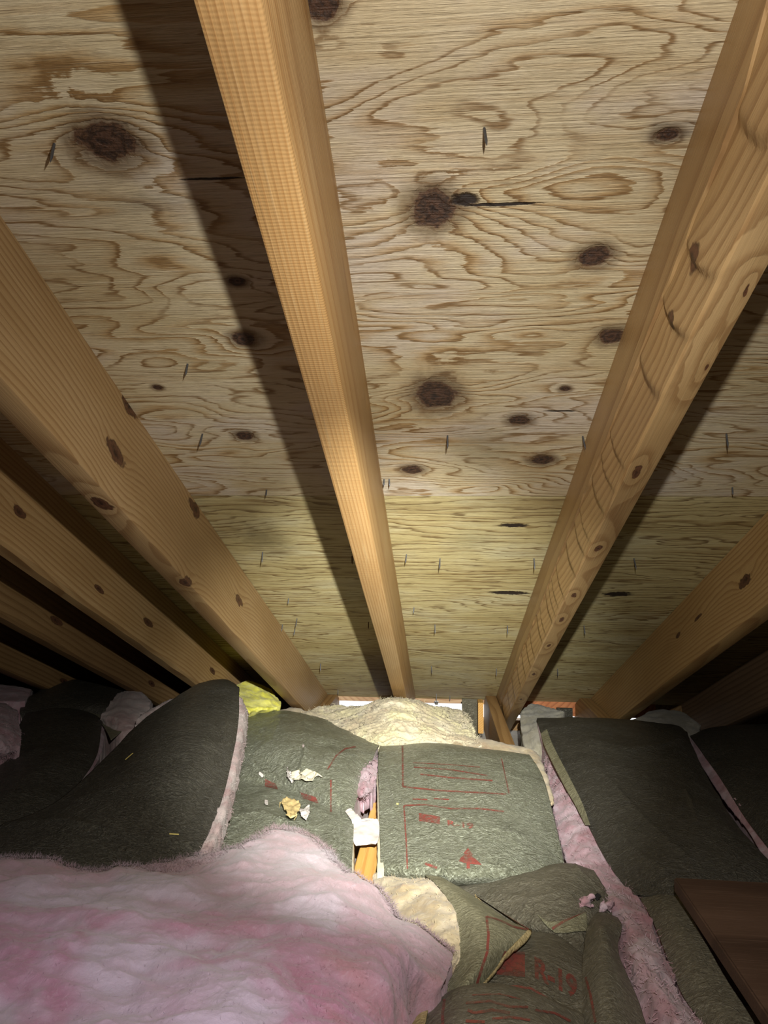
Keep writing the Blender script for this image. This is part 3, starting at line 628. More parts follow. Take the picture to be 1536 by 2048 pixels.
for pts, w in [([(805, 1492), (806, 1574)], 3.5), ([(805, 1574), (880, 1582), (1012, 1589)], 3), ([(828, 1535), (900, 1540), (975, 1552)], 2.5), ([(840, 1549), (900, 1556), (985, 1562)], 3), ([(826, 1526), (900, 1530), (960, 1535)], 2),
               ([(808, 1612), (850, 1610), (900, 1618), (960, 1618), (1008, 1624)], 3), ([(808, 1612), (813, 1690), (815, 1738)], 3), ([(1003, 1518), (1012, 1560), (1018, 1588)], 2), ([(825, 1599), (855, 1600)], 3), ([(868, 1598), (898, 1600)], 3), ([(850, 1728), (875, 1736)], 5)]: ribbon(cC, pts, w, rC)
printed_quad(cC, (838, 1627), (880, 1634), (880, 1649), (838, 1643), rC)
printed_text(cC, 'R-19', (894, 1652), (20, 2.5), (-1, -11), rC, .03)
def tri(cast, a, b, c, parent):
    return printed_quad(cast, a, a, b, c, parent, 'printed_emblem')
printed_emblem = bpy.data.meshes.new('printed_emblem'); bme = bmesh.new()
TREE = [(936, 1697), (946, 1711), (941, 1711), (954, 1722), (944, 1721), (964, 1731), (940, 1729), (940, 1738), (933, 1738), (933, 1728), (918, 1724), (930, 1719), (922, 1716), (931, 1709), (927, 1708)]
fv = bme.faces.new([bme.verts.new((x, y, 0)) for x, y in TREE]); bmesh.ops.triangulate(bme, faces=[fv])
for _ in range(2): bmesh.ops.subdivide_edges(bme, edges=bme.edges[:], cuts=1); bmesh.ops.triangulate(bme, faces=bme.faces[:])
for vt in bme.verts: vt.co = cC(vt.co.x, vt.co.y, .0012)
bme.to_mesh(printed_emblem); bme.free(); link('printed_emblem', printed_emblem, INK, rC)['label'] = 'red tree-shaped emblem'
LC = grid([[(752, 1545, -.468), (757, 1545, -.464), (763, 1548, -.462)], [(754, 1600, -.478), (758, 1600, -.475), (764, 1600, -.473)], [(755, 1680, -.492), (760, 1680, -.49), (766, 1680, -.488)], [(754, 1740, -.50), (760, 1742, -.50), (768, 1745, -.50)], [(752, 1775, -.52), (765, 1780, -.52), (775, 1782, -.52)]], 90, 8)
sheet('paper_edge', LC+.0012*fbm(LC*50, 3)[..., None], LIP, rC, .003)
TC = wool(grid([[(880, 1492, -.50), (960, 1495, -.50), (1020, 1500, -.50), (1075, 1515, -.50), (1090, 1560, -.50), (1106, 1600, -.51)], [(885, 1482, -.457), (960, 1477, -.454), (1010, 1487, -.456), (1068, 1503, -.462), (1092, 1550, -.472), (1108, 1598, -.482)],
    [(885, 1495, -.462), (960, 1500, -.458), (1015, 1506, -.458), (1058, 1514, -.462), (1082, 1552, -.468), (1103, 1605, -.482)]], 26, 150), .004, 24., .003, 3.)
sheet('wool_edge', TC, TANFIB, rC, .006)

# --- D: dark batt on the right
Dg = crumple(grid([
    [(1085, 1452, -.53), (1200, 1449, -.53), (1340, 1457, -.53), (1378, 1478, -.53)],
    [(1074, 1439, -.452), (1200, 1437, -.442), (1340, 1449, -.442), (1374, 1468, -.457)],
    [(1088, 1485, -.46), (1210, 1490, -.435), (1340, 1492, -.435), (1402, 1530, -.46)],
    [(1125, 1560, -.472), (1240, 1570, -.447), (1370, 1570, -.447), (1447, 1610, -.472)],
    [(1170, 1640, -.487), (1290, 1650, -.458), (1420, 1650, -.458), (1500, 1685, -.477)],
    [(1215, 1725, -.50), (1330, 1730, -.47), (1470, 1720, -.47), (1560, 1745, -.485)],
    [(1262, 1790, -.51), (1380, 1800, -.495), (1520, 1790, -.495), (1625, 1800, -.5)]], 140, 120), .004, 6., .0012, 13., .003)
Dg = crease(Dg, [([(1180, 1480), (1260, 1500), (1330, 1490), (1370, 1475)], .005, 8), ([(1370, 1580), (1385, 1610), (1392, 1640)], .004, 4), ([(1200, 1540), (1290, 1640), (1380, 1720)], .004, 8), ([(1180, 1600), (1270, 1700), (1330, 1740)], .003, 7)])
rD = batt('dark kraft-faced batt right of the pink seam, behind the brown board', Dg, KRAFT_SHADED, ROSE)
FL = crumple(grid([[(1078, 1452, -.452), (1092, 1452, -.448)], [(1088, 1490, -.458), (1106, 1490, -.449)], [(1122, 1560, -.469), (1142, 1560, -.459)], [(1150, 1610, -.478), (1166, 1610, -.470)], [(1170, 1650, -.486), (1180, 1650, -.48)]], 60, 10), .0008, 20, .0005)
sheet('stapling_flange', FL, KRAFT_OLIVE, rD)['label'] = 'paler olive folded flange'
PS = wool(grid([
    [(1072, 1462, -.50), (1080, 1460, -.48), (1090, 1462, -.465)], [(1080, 1485, -.50), (1088, 1482, -.48), (1098, 1485, -.468)], [(1090, 1530, -.50), (1102, 1530, -.485), (1116, 1535, -.473)], [(1100, 1590, -.505), (1122, 1590, -.49), (1148, 1600, -.482)],
    [(1116, 1660, -.51), (1150, 1663, -.495), (1186, 1665, -.492)], [(1138, 1735, -.515), (1190, 1735, -.50), (1232, 1742, -.502)], [(1180, 1795, -.515), (1228, 1795, -.495), (1278, 1795, -.508)],
    [(1218, 1850, -.515), (1265, 1850, -.485), (1308, 1850, -.505)], [(1232, 1920, -.51), (1290, 1920, -.475), (1338, 1920, -.505)], [(1262, 1980, -.505), (1322, 1980, -.47), (1365, 1985, -.50)], [(1288, 2050, -.505), (1365, 2050, -.468), (1428, 2058, -.50)], [(1310, 2140, -.505), (1400, 2140, -.468), (1490, 2150, -.50)]], 300, 44), .008, 16., .004, 4.)
rS = batt('long pink wool seam running down between the green batts and the dark batt', PS, None, ROSE); fuzz(PS, ROSE, rS, 1500, .009)

# --- E: far right dark batt with its pink edge
Eg = crumple(grid([[(1388, 1478, -.53), (1450, 1466, -.53), (1580, 1462, -.53)], [(1380, 1472, -.468), (1450, 1454, -.455), (1580, 1450, -.455)], [(1436, 1550, -.468), (1510, 1540, -.445), (1640, 1540, -.445)], [(1490, 1635, -.475), (1560, 1630, -.45), (1720, 1630, -.45)], [(1570, 1740, -.485), (1660, 1740, -.465), (1820, 1740, -.465)]], 70, 60), .004, 6., .0012, 17.)
rE = batt('dark batt farthest to the right, thin pink edge along its near side', Eg, KRAFT_SHADED, ROSE)
EE = wool(grid([[(1366, 1470, -.48), (1388, 1472, -.466)], [(1402, 1530, -.482), (1430, 1532, -.466)], [(1446, 1598, -.484), (1474, 1600, -.470)], [(1496, 1662, -.487), (1522, 1658, -.475)], [(1540, 1740, -.49), (1580, 1735, -.482)]], 80, 12), .003, 24., .003, 6.)
sheet('wool_edge', EE, ROSE, rE, .01)
Hg = wool(grid([[(1258, 1455, -.52), (1310, 1440, -.52), (1370, 1442, -.52), (1405, 1470, -.52)], [(1255, 1443, -.475), (1305, 1420, -.46), (1365, 1425, -.46), (1400, 1450, -.47)], [(1275, 1455, -.47), (1320, 1450, -.455), (1360, 1455, -.458), (1398, 1485, -.472)]], 30, 50), .008, 14, .004, 8.)
batt('small grey crumpled wool piece behind the dark batt at the eave', Hg, None, GREY, name='wool_wad')

# --- G: kraft strip beside the brown board
Gg = crumple(grid([[(1250, 1748, -.525), (1300, 1740, -.51), (1348, 1760, -.51)], [(1276, 1790, -.51), (1318, 1785, -.497), (1362, 1795, -.492)], [(1304, 1840, -.507), (1345, 1840, -.492), (1392, 1850, -.49)], [(1338, 1925, -.507), (1388, 1930, -.492), (1442, 1940, -.49)], [(1368, 1995, -.507), (1428, 2000, -.492), (1488, 2010, -.49)], [(1428, 2080, -.507), (1485, 2080, -.492), (1535, 2090, -.49)], [(1480, 2170, -.507), (1530, 2170, -.492), (1590, 2180, -.49)]], 120, 50), .004, 8., .0012, 21.)
batt('grey-green kraft strip squeezed between the pink seam and the brown board', Gg, KRAFT_BROWN, ROSE)

# --- F: heap of folded batts in the lower middle
F2 = crumple(grid([[(905, 1775, -.56), (980, 1772, -.56), (1060, 1760, -.56), (1130, 1745, -.56), (1185, 1752, -.56)], [(900, 1768, -.53), (980, 1765, -.51), (1060, 1744, -.49), (1130, 1730, -.487), (1188, 1744, -.50)], [(930, 1795, -.518), (1010, 1795, -.49), (1085, 1780, -.472), (1152, 1778, -.475), (1220, 1795, -.505)],
    [(1000, 1845, -.508), (1050, 1840, -.49), (1100, 1830, -.478), (1165, 1830, -.483), (1228, 1840, -.51)], [(1050, 1885, -.52), (1090, 1880, -.505), (1130, 1885, -.497), (1172, 1895, -.50), (1225, 1900, -.53)], [(1060, 1940, -.54), (1090, 1940, -.535), (1130, 1945, -.53), (1170, 1950, -.535), (1220, 1950, -.55)]], 120, 110), .004, 9., .0014, 25., .003)
F2 = crease(F2, [([(1150, 1735), (1185, 1770), (1218, 1800)], .005, 4), ([(1055, 1815), (1030, 1850), (990, 1860)], .004, 6), ([(1000, 1790), (1060, 1800), (1120, 1785)], .003, 8)])
rF2 = batt('humped dark kraft batt with a small tear, below the printed green batt', F2, KRAFT_BROWN, ROSE, base=-.57)
cF2 = Caster(F2)
OF = np.swapaxes(catmull(np.swapaxes(catmull(np.array([[(1076, 1832), (1100, 1846), (1135, 1842), (1170, 1828)], [(1092, 1850), (1115, 1858), (1140, 1855), (1172, 1848)], [(1112, 1866), (1130, 1868), (1150, 1866), (1172, 1864)]], float), 24), 0, 1), 50), 0, 1)
OF = crumple(np.array([[cF2(*q, .0035) for q in r] for r in OF]), .001, 30, .001)
sheet('torn_paper_edge', OF, KRAFT_OLIVE, rF2)['label'] = 'pale torn edge of the kraft facing'
ribbon(Caster(OF), [(1105, 1858), (1125, 1845), (1150, 1832)], 5, rF2)
for (px, py, w, h) in ((1172, 1806, 13, 8), (1211, 1817, 13, 6)):
    Pg = np.array([[cF2(px+w*(u), py+h*(v_), .002+.012*max(0, 1-u*u-v_*v_)) for u in np.linspace(-1, 1, 26)] for v_ in np.linspace(-1, 1, 26)])
    sheet('wool_tuft', wool(Pg, .008, 70, .005), ROSE, rF2, .003)['label'] = 'pink wool poking through the tear'
Pg = np.array([[cF2(1193+8*u*(1-abs(v_)*.6), 1796+7*v_*(1-.5*u*u), .003) for u in np.linspace(-1, 1, 12)] for v_ in np.linspace(-1, 1, 12)]); sheet('tear_shade_patch', Pg, BLACKBIT, rF2, .001)  # black patch laid on the facing for the darkness inside the tear

F5 = crumple(grid([[(1180, 1826, -.50), (1205, 1826, -.488), (1236, 1836, -.50)], [(1172, 1850, -.487), (1205, 1850, -.468), (1244, 1856, -.488)], [(1167, 1905, -.485), (1208, 1905, -.465), (1238, 1908, -.482)], [(1165, 1970, -.485), (1215, 1970, -.462), (1268, 1985, -.485)], [(1165, 2050, -.485), (1225, 2050, -.462), (1294, 2060, -.485)], [(1165, 2140, -.485), (1240, 2140, -.462), (1320, 2150, -.485)]], 110, 50), .004, 10., .0014, 29., .003)
rF5 = batt('upright folded kraft strip just left of the pink seam, beside the big printed lettering', F5, KRAFT_BROWN, ROSE, base=-.57)
ribbon(Caster(F5), [(1172, 1955), (1182, 1990), (1192, 2046)], 5, rF5)

F3 = crumple(grid([[(1062, 1862, -.492), (1115, 1872, -.492), (1172, 1916, -.497)], [(1030, 1890, -.478), (1105, 1898, -.476), (1172, 1940, -.487)], [(1000, 1925, -.474), (1090, 1935, -.471), (1171, 1980, -.484)], [(952, 1988, -.477), (1060, 1992, -.473), (1170, 2034, -.485)], [(955, 2040, -.50), (1060, 2045, -.50), (1172, 2070, -.51)]], 110, 90), .002, 7., .0009, 33.)
rF3 = batt('dark kraft-faced batt with large red lettering, bottom of the heap', F3, KRAFT_BROWN, ROSE, base=-.57)
cF3 = Caster(F3)
printed_quad(cF3, (1012, 1904), (1050, 1905), (1050, 1956), (986, 1950), rF3)
printed_text(cF3, 'R-19', (1068, 1956), (32, 15.5), (-1, -42), rF3, .05)
ribbon(cF3, [(992, 1978), (1030, 1974), (1062, 1978), (1095, 1998)], 4.5, rF3)

F1 = crumple(grid([[(850, 1752, -.50), (880, 1756, -.492), (935, 1786, -.505)], [(868, 1765, -.482), (905, 1778, -.470), (965, 1806, -.487)], [(905, 1812, -.463), (955, 1818, -.452), (1018, 1842, -.476)], [(917, 1868, -.458), (978, 1864, -.445), (1062, 1868, -.472)], [(914, 1925, -.462), (962, 1920, -.447), (1012, 1916, -.467)], [(890, 1980, -.47), (922, 1985, -.457), (954, 1986, -.472)], [(880, 2030, -.49), (915, 2030, -.485), (948, 2030, -.49)]], 130, 70), .003, 8., .0012, 37., .002)
rF1 = batt('olive kraft batt with a folded corner, beside the pink batt, cream wool along its edge', F1, KRAFT_OLIVE, TANFIB, base=-.57)
cF1 = Caster(F1)
ribbon(cF1, [(973, 1834), (1000, 1842), (1028, 1855), (1062, 1862)], 4, rF1); ribbon(cF1, [(973, 1834), (977, 1870), (974, 1905), (956, 1955), (950, 1978)], 5, rF1)
printed_quad(cF1, (1008, 1901), (1024, 1908), (1000, 1934), (992, 1940), rF1)
FE = np.array([[cF1(*q, .0022) for q in r] for r in np.swapaxes(catmull(np.swapaxes(catmull(np.array([[(1056, 1863), (1064, 1868)], [(1012, 1900), (1022, 1912)], [(985, 1938), (992, 1950)], [(955, 1972), (962, 1982)]], float), 40), 0, 1), 6), 0, 1)])
sheet('folded_paper_edge', FE, KRAFT_TAN, rF1)['label'] = 'pale folded edge of the paper'
CE = wool(grid([[(738, 1752, -.53), (800, 1756, -.52), (850, 1758, -.515)], [(742, 1748, -.515), (805, 1764, -.487), (862, 1762, -.484)], [(760, 1800, -.495), (845, 1800, -.468), (904, 1812, -.462)], [(790, 1870, -.485), (870, 1858, -.458), (919, 1868, -.455)], [(830, 1920, -.485), (902, 1905, -.462), (917, 1925, -.46)], [(870, 1960, -.49), (890, 1962, -.475), (900, 1965, -.47)]], 110, 60), .005, 18., .004, 6.)
sheet('wool_edge', CE, TANFIB, rF1, .015); fuzz(CE, TANFIB, rF1, 500, .008)
F4 = crumple(grid([[(862, 2020, -.51), (930, 1990, -.51), (1000, 1985, -.51), (1080, 2008, -.51), (1150, 2040, -.51)], [(855, 2010, -.475), (925, 1974, -.452), (1000, 1970, -.446), (1085, 1993, -.452), (1165, 2032, -.478)], [(850, 2040, -.458), (920, 2010, -.432), (1000, 2008, -.424), (1090, 2028, -.434), (1170, 2062, -.466)], [(845, 2090, -.45), (915, 2060, -.42), (1000, 2060, -.41), (1095, 2080, -.42), (1175, 2110, -.455)], [(840, 2200, -.46), (910, 2180, -.43), (1000, 2180, -.42), (1100, 2190, -.43), (1180, 2210, -.46)]], 100, 120), .003, 8., .0012, 41., .003)
rF4 = batt('rolled kraft batt with smudged red print, lowest in the middle', F4, KRAFT_BROWN, TANFIB, base=-.57)
cF4 = Caster(F4)
for pts, w in [([(890, 2000), (886, 2030), (888, 2075)], 6), ([(932, 2008), (980, 2004), (1020, 2016), (1056, 2016)], 5), ([(945, 1992), (1000, 1990), (1040, 2000)], 3), ([(936, 2022), (950, 2028), (985, 2022), (1020, 2028)], 6), ([(985, 2040), (1020, 2036), (1060, 2042)], 5), ([(1070, 2022), (1110, 2028), (1140, 2044)], 5), ([(932, 2044), (970, 2046)], 6)]: ribbon(cF4, pts, w, rF4)
TP = crumple(grid([[(880, 1940, -.488), (900, 1935, -.482), (922, 1930, -.478)], [(868, 1962, -.48), (895, 1965, -.472), (915, 1970, -.468)], [(855, 1985, -.478), (885, 1990, -.47), (905, 1992, -.467)], [(820, 2005, -.475), (850, 1998, -.466), (868, 1998, -.462)], [(815, 2050, -.468), (835, 2045, -.455), (852, 2042, -.45)], [(808, 2100, -.46), (830, 2100, -.45), (850, 2100, -.445)]], 80, 40), .003, 16., .002, 45.)
sheet('folded_paper_end', TP, KRAFT_TAN, rF4)['label'] = 'tan crumpled paper end'

# --- the pink batt in front
PB = ([
    [(-330, 1735, -.455), (0, 1735, -.455), (215, 1755, -.455), (430, 1735, -.46), (578, 1682, -.465), (690, 1750, -.465), (790, 1830, -.47), (890, 1930, -.475)],
    [(-330, 1712, -.41), (0, 1712, -.415), (215, 1738, -.42), (430, 1712, -.425), (580, 1657, -.43), (690, 1728, -.43), (800, 1812, -.435), (905, 1905, -.45)],
    [(-340, 1760, -.37), (0, 1760, -.38), (215, 1785, -.39), (430, 1775, -.395), (590, 1745, -.40), (700, 1790, -.405), (800, 1855, -.415), (900, 1935, -.44)],
    [(-360, 1830, -.345), (0, 1830, -.36), (215, 1850, -.365), (420, 1850, -.37), (590, 1840, -.375), (710, 1860, -.38), (805, 1905, -.40), (885, 1965, -.435)],
    [(-380, 1920, -.335), (-10, 1920, -.345), (210, 1930, -.35), (420, 1935, -.352), (590, 1935, -.358), (700, 1940, -.37), (780, 1965, -.395), (835, 1998, -.435)],
    [(-400, 2030, -.33), (-20, 2030, -.335), (205, 2035, -.34), (410, 2040, -.342), (590, 2040, -.35), (690, 2045, -.365), (760, 2050, -.39), (808, 2055, -.43)],
    [(-430, 2200, -.33), (-30, 2200, -.33), (200, 2200, -.335), (400, 2200, -.34), (580, 2200, -.345), (680, 2200, -.36), (750, 2200, -.385), (800, 2200, -.43)],
    [(-480, 2600, -.35), (-60, 2600, -.35), (180, 2600, -.35), (380, 2600, -.355), (550, 2600, -.36), (650, 2600, -.37), (720, 2600, -.39), (780, 2600, -.43)]])
PB = wool(grid(PB, 420, 420), .020, 9., .0027, 11., (1, 1.2, 1))
rP = batt('big fluffy pink fibreglass batt lying unfaced in front, bottom left', PB, None, PINK, base=-.5)
fuzz(PB, PINK, rP, 2500, .0045, .00014, up=.25); fuzz(PB, PINK, rP, 7000, .009, .00022, rows=np.arange(44, 72), up=.6, name='edge_fibre')

# --- wool at the eave
PC = ([
    [(600, 1440, -.54), (660, 1430, -.54), (720, 1430, -.52), (775, 1412, -.50), (822, 1412, -.50), (868, 1425, -.52), (905, 1432, -.53), (938, 1445, -.54), (950, 1475, -.55)],
    [(598, 1428, -.458), (655, 1413, -.462), (718, 1413, -.44), (772, 1398, -.40), (820, 1398, -.40), (866, 1412, -.42), (902, 1417, -.447), (934, 1432, -.45), (946, 1462, -.46)],
    [(612, 1440, -.45), (660, 1428, -.452), (718, 1428, -.43), (773, 1418, -.402), (822, 1418, -.402), (866, 1430, -.418), (904, 1437, -.44), (938, 1450, -.447), (952, 1472, -.458)],
    [(640, 1462, -.465), (680, 1458, -.455), (728, 1458, -.438), (775, 1452, -.424), (826, 1452, -.424), (868, 1460, -.432), (906, 1465, -.445), (940, 1473, -.45), (960, 1482, -.458)],
    [(660, 1500, -.50), (700, 1500, -.49), (740, 1500, -.475), (780, 1498, -.468), (830, 1496, -.468), (872, 1498, -.468), (910, 1498, -.468), (942, 1500, -.465), (966, 1502, -.465)],
    [(680, 1540, -.56), (720, 1540, -.56), (750, 1540, -.56), (785, 1540, -.56), (835, 1540, -.56), (875, 1540, -.56), (912, 1540, -.56), (945, 1540, -.56), (970, 1540, -.56)]])
PC = grid(PC, 170, 260) if not isinstance(PC, np.ndarray) else PC
_W = PC+15.+.035*np.stack([fbm(PC*9+i*5, 2) for i in range(3)], -1)
PC = PC+normals(PC)*(.010*fbm(_W*np.array([9., 22., 34.]), 2)+.006*fbm(_W*np.array([26., 60., 95.]), 3, True)+.0015*fbm(_W*120, 2))[..., None]
rc = batt('mound of cream wool stuffed into the eave under the central rafter', PC, None, CREAM, name='wool_wad'); fuzz(PC, CREAM, rc, 2500, .012)
YW = wool(grid([[(480, 1440, -.50), (520, 1430, -.50), (565, 1440, -.50)], [(470, 1372, -.41), (500, 1364, -.405), (530, 1370, -.41), (562, 1395, -.43)][:3], [(478, 1395, -.415), (520, 1385, -.41), (562, 1402, -.43)], [(485, 1425, -.43), (520, 1418, -.43), (555, 1418, -.44)], [(490, 1450, -.5), (525, 1445, -.5), (560, 1445, -.5)]], 60, 60), .012, 20., .004, 19.)
batt('bright yellow wool wad between the dark batt and the eave', YW, None, YELLOW, name='wool_wad')
SG = wool(grid([[(1040, 1440, -.55), (1080, 1435, -.55), (1130, 1440, -.55)], [(1042, 1418, -.478), (1075, 1407, -.47), (1130, 1424, -.47)], [(1040, 1440, -.48), (1072, 1432, -.465), (1115, 1440, -.465)], [(1050, 1500, -.50), (1075, 1490, -.485), (1095, 1490, -.485)], [(1060, 1540, -.55), (1080, 1540, -.55), (1100, 1540, -.55)]], 70, 60), .01, 20., .005, 23., (1, 1, 1.6))
batt('grey-cream wool tuft between the brown joist and the dark batt', SG, None, GREY, name='wool_wad')
BLs = wool(grid([[(565, 1445, -.54), (600, 1440, -.54), (635, 1445, -.54)], [(555, 1420, -.475), (590, 1414, -.47), (632, 1425, -.465)], [(560, 1440, -.48), (595, 1440, -.475), (632, 1445, -.47)]], 30, 40), .006, 24., .004, 27.)
batt('tan wool strip tucked behind the crinkled green batt under the knotty rafter', BLs, None, TANFIB, name='wool_wad')

# --- far left
J = crumple(grid([[(60, 1445, -.50), (130, 1440, -.50), (185, 1448, -.50), (205, 1460, -.50)], [(55, 1424, -.432), (130, 1418, -.425), (185, 1430, -.43), (204, 1446, -.44)], [(10, 1495, -.445), (95, 1495, -.43), (155, 1500, -.432), (192, 1515, -.448)], [(-70, 1570, -.455), (20, 1575, -.44), (85, 1585, -.445), (130, 1598, -.46)], [(-200, 1660, -.465), (-100, 1665, -.455), (-20, 1670, -.46), (40, 1680, -.47)]], 90, 80), .006, 7., .0012, 49., .003)
rJ = batt('dark kraft batt at the left edge, narrow mauve edge toward the propped batt', J, KRAFT_SHADED, PINK_GREY)
EJ = wool(grid([[(200, 1440, -.44), (209, 1445, -.45)], [(190, 1490, -.448), (206, 1495, -.462)], [(160, 1548, -.455), (178, 1552, -.47)], [(112, 1602, -.463), (132, 1598, -.472)]], 60, 10), .002, 30., .003, 7.); sheet('wool_edge', EJ, ROSE, rJ, .008)
TJ = crumple(grid([[(88, 1572, -.445), (97, 1578, -.45)], [(50, 1602, -.447), (88, 1602, -.455)], [(0, 1640, -.455), (40, 1642, -.465)]], 40, 20), .001, 20, .001); sheet('paper_flap', TJ, KRAFT_OLIVE, rJ)['label'] = 'olive turned-back paper flap'
TF = crumple(grid([[(135, 1424, -.44), (180, 1420, -.438), (212, 1440, -.44), (245, 1462, -.442)], [(150, 1428, -.436), (185, 1428, -.434), (207, 1452, -.44), (222, 1480, -.446)]], 20, 50), .001, 20, .001); sheet('paper_flap', TF, KRAFT_OLIVE, rJ)['label'] = 'tan paper flap at the back edge'
Mg = crumple(grid([[(50, 1430, -.48), (120, 1425, -.48), (190, 1420, -.48), (255, 1425, -.48)], [(48, 1402, -.422), (110, 1364, -.405), (172, 1360, -.405), (252, 1376, -.415)], [(40, 1424, -.428), (110, 1400, -.412), (170, 1400, -.412), (225, 1412, -.42)], [(50, 1450, -.46), (110, 1445, -.45), (170, 1440, -.45), (215, 1440, -.45)]], 60, 70), .006, 7., .001, 53.)
batt('dark kraft batt lying far back under the third rafter', Mg, KRAFT_SHADED, PINK_GREY)
Kg = wool(grid([[(215, 1425, -.48), (260, 1420, -.48), (312, 1425, -.48)], [(235, 1384, -.41), (272, 1376, -.405), (302, 1398, -.42)], [(205, 1425, -.418), (245, 1422, -.41), (300, 1420, -.42)], [(200, 1445, -.44), (245, 1462, -.44), (310, 1440, -.44)]], 50, 60), .006, 18., .004, 31.)
batt('dusty pink broken wool end between two dark batts, far back', Kg, None, PINK_GREY, name='wool_wad')
Ng = wool(grid([[(-60, 1400, -.47), (0, 1395, -.47), (70, 1402, -.47)], [(-60, 1372, -.40), (0, 1366, -.395), (64, 1378, -.405)], [(-60, 1405, -.40), (0, 1402, -.398), (50, 1402, -.405)]], 40, 40), .006, 16., .003, 35.)
batt('mauve wool lump at the left edge, farthest back', Ng, None, ROSE, name='wool_wad')
Og = wool(grid([[(-80, 1430, -.48), (0, 1425, -.48), (45, 1440, -.48)], [(-80, 1405, -.38), (0, 1406, -.385), (34, 1418, -.40)], [(-80, 1450, -.37), (0, 1450, -.378), (44, 1465, -.405)], [(-80, 1500, -.39), (0, 1495, -.40), (36, 1500, -.42)], [(-80, 1530, -.44), (0, 1525, -.44), (20, 1515, -.44)]], 70, 70), .006, 14., .004, 39.)
rO = batt('ragged pink wool lump at the left edge in front of the dark batt', Og, None, ROSE, name='wool_wad'); fuzz(Og, ROSE, rO, 500, .01)
Wk = wool(grid([[(330, 1412, -.46), (400, 1400, -.46), (470, 1400, -.46)], [(285, 1425, -.40), (340, 1397, -.39), (365, 1392, -.39)], [(270, 1450, -.41), (320, 1425, -.40), (370, 1410, -.40)]], 30, 40), .005, 20, .004, 43.)
batt('thin pale wool strip behind the top of the propped batt', Wk, None, PINK_GREY, name='wool_wad')

# ------------------------------------------------------------------ loose things
bd = box('plank', (-.36, -.31, -.010), (.36, .31, .010), wood_material('old_brown_plywood', [(.058, .033, .022), (.085, .050, .034), (.115, .072, .052), (.035, .019, .013), (.14, .09, .065)], 7, [], .0, .02, .12, 3.1, .6), None, .002)
pl = at(1343, 1755, -.455); bd.location = (pl[0]+.306, pl[1]-.365, -.465); bd.rotation_euler = (0, 0, math.radians(88.8))
tag(bd, 'dark reddish brown plywood board at the lower right corner', 'board')
# wool chunk and torn paper in the gap
Gc = wool(grid([[(728, 1522, -.50), (748, 1512, -.50), (764, 1520, -.50)], [(716, 1535, -.462), (738, 1518, -.452), (757, 1512, -.458)], [(702, 1560, -.462), (728, 1552, -.448), (755, 1548, -.458)], [(700, 1588, -.475), (722, 1590, -.46), (745, 1580, -.468)], [(715, 1602, -.495), (728, 1604, -.49), (742, 1598, -.495)]], 70, 50), .005, 28., .004, 47.)
rg = batt('crumpled pale pink wool chunk wedged in the top of the gap', Gc, None, ROSE, name='wool_chunk', base=-.508)
fuzz(Gc, ROSE, rg, 250, .007)
Pp = crumple(grid([[(690, 1622, -.470), (700, 1616, -.468), (706, 1620, -.470)], [(702, 1640, -.474), (716, 1636, -.474), (722, 1640, -.476)], [(706, 1655, -.482), (730, 1642, -.480), (756, 1640, -.478)], [(706, 1680, -.488), (730, 1676, -.486), (756, 1682, -.486)], [(712, 1692, -.496), (728, 1690, -.494), (745, 1688, -.492)]], 60, 40), .004, 26., .0025, 51.)
o = sheet('paper_strip', Pp, PAPER, None); tag(o, 'torn white paper strip bridging the gap over the orange joist', 'paper scrap')
def scrap(label, pts, mat, cast, amp=.006, off=.004, name='paper_scrap', cat='paper scrap', n=22):
    rows = np.array(pts, float); Gx = np.swapaxes(catmull(np.swapaxes(catmull(rows, n), 0, 1), n), 0, 1)
    P = np.array([[cast(*q, off) for q in r] for r in Gx]); N = normals(P); P = P+N*(amp*fbm(P*45+len(label), 3, True)+amp*.6)[..., None]
    return tag(sheet(name, P, mat, None, .0008), label, cat)
scrap('tan torn paper scrap on the crinkled green batt, upper piece', [[(557, 1615), (575, 1604), (600, 1612)], [(562, 1618), (580, 1622), (602, 1622)], [(578, 1645), (590, 1645), (595, 1640)]], SCRAP, cB)
scrap('white torn paper triangle beside the tan scrap', [[(600, 1630), (612, 1624), (622, 1620)], [(602, 1636), (612, 1638), (618, 1636)], [(604, 1642), (610, 1648), (614, 1650)]], PAPER, cB)
scrap('shiny crumpled paper sliver standing in the crease of the green batt', [[(578, 1540), (586, 1550), (592, 1552)], [(582, 1556), (588, 1560), (592, 1556)], [(586, 1562), (590, 1562), (592, 1560)]], PAPER, cB, .008, .006)
scrap('flat crumpled paper tatter along the crease of the green batt', [[(590, 1552), (620, 1550), (648, 1558)], [(592, 1560), (620, 1558), (636, 1562)], [(594, 1562), (612, 1568), (630, 1570)]], LIP, cB, .008, .004)
cA = Caster(A)
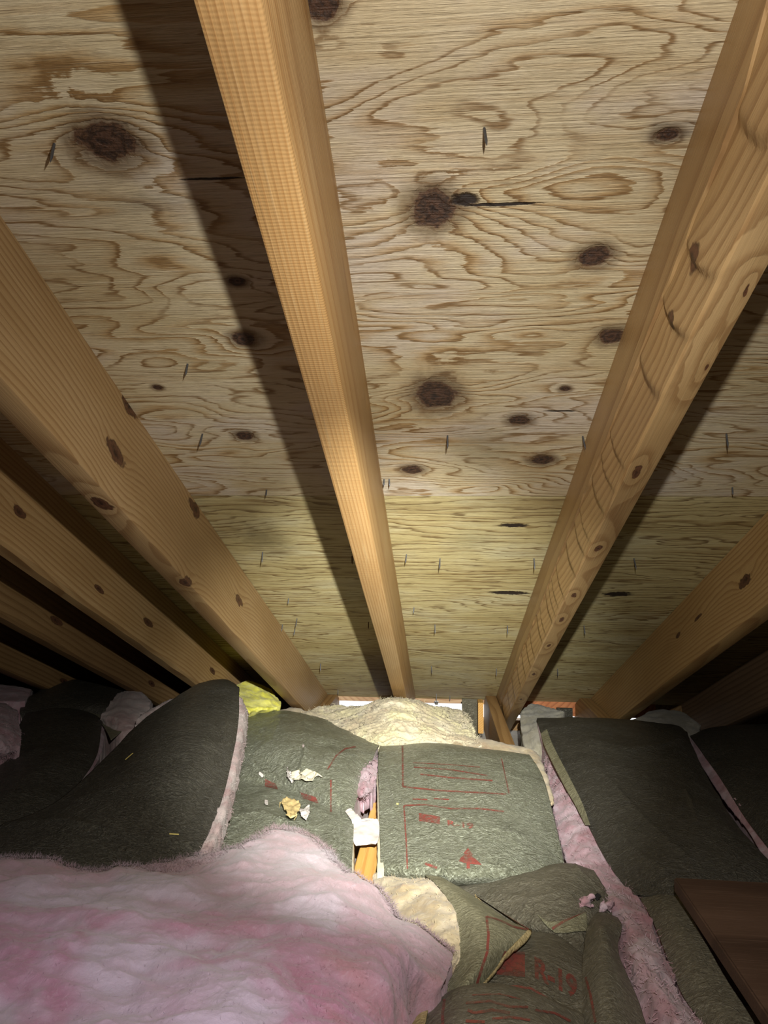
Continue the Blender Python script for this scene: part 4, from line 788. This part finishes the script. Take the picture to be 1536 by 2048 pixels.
scrap('pale wool crumb on the pink edge of the propped batt', [[(463, 1560), (472, 1559), (482, 1563)], [(463, 1566), (474, 1566), (483, 1569)], [(465, 1570), (474, 1572), (481, 1573)]], LIP, cB, .006, .012, 'wool_crumb', 'crumb', 14)
scrap('white crumb on the crinkled green batt above the red smear', [[(521, 1548), (525, 1547), (529, 1550)], [(521, 1551), (525, 1552), (529, 1553)], [(523, 1554), (526, 1556), (528, 1555)]], PAPER, cB, .003, .003, 'wool_crumb', 'crumb', 10)
scrap('white crumb left of the tan scrap', [[(529, 1607), (532, 1606), (535, 1609)], [(529, 1611), (532, 1611), (535, 1613)], [(531, 1615), (533, 1615), (535, 1615)]], PAPER, cB, .003, .003, 'wool_crumb', 'crumb', 10)
def chip(label, a, b, cast, w=.0016):
    p, q = Vector(cast(*a, .003)), Vector(cast(*b, .003)); m = (p+q)/2; L = (q-p).length
    o = box('straw_chip', (-L/2, -w/2, -.0006), (L/2, w/2, .0006), STRAW, None, .0003); o.location = m; o.rotation_euler = (q-p).to_track_quat('X', 'Z').to_euler()
    return tag(o, label, 'chip')
chip('slanted straw chip high on the propped dark batt', (252, 1522), (267, 1509), cA); chip('level straw chip low on the propped dark batt', (338, 1671), (357, 1672), cA)
o = tag(box('yellow_crumb', (-.0025, -.002, -.001), (.0025, .002, .0015), STRAW, None, .001), 'tiny yellow crumb on the printed green batt', 'crumb'); o.location = cC(795, 1610, .002)
# galvanised plug under the sheathing at the eave
bm = bmesh.new(); bmesh.ops.create_cone(bm, segments=16, radius1=.006, radius2=.0085, depth=.012); bmesh.ops.create_cone(bm, segments=16, radius1=.0015, radius2=.0015, depth=.03, matrix=Matrix.Translation((0, 0, .018)))
bmesh.ops.bevel(bm, geom=[e for e in bm.edges if e.calc_length() > .004], offset=.001, segments=2, affect='EDGES')
me = bpy.data.meshes.new('metal_plug'); bm.to_mesh(me); bm.free(); o = link('metal_plug', me, GALV); x, y = roof(873, 1396); o.location = NV*(H-.03)+DV*(y-.06)+np.array([x, 0, 0])
tag(o, 'small round metal plug hanging at the eave above the cream wool', 'plug')
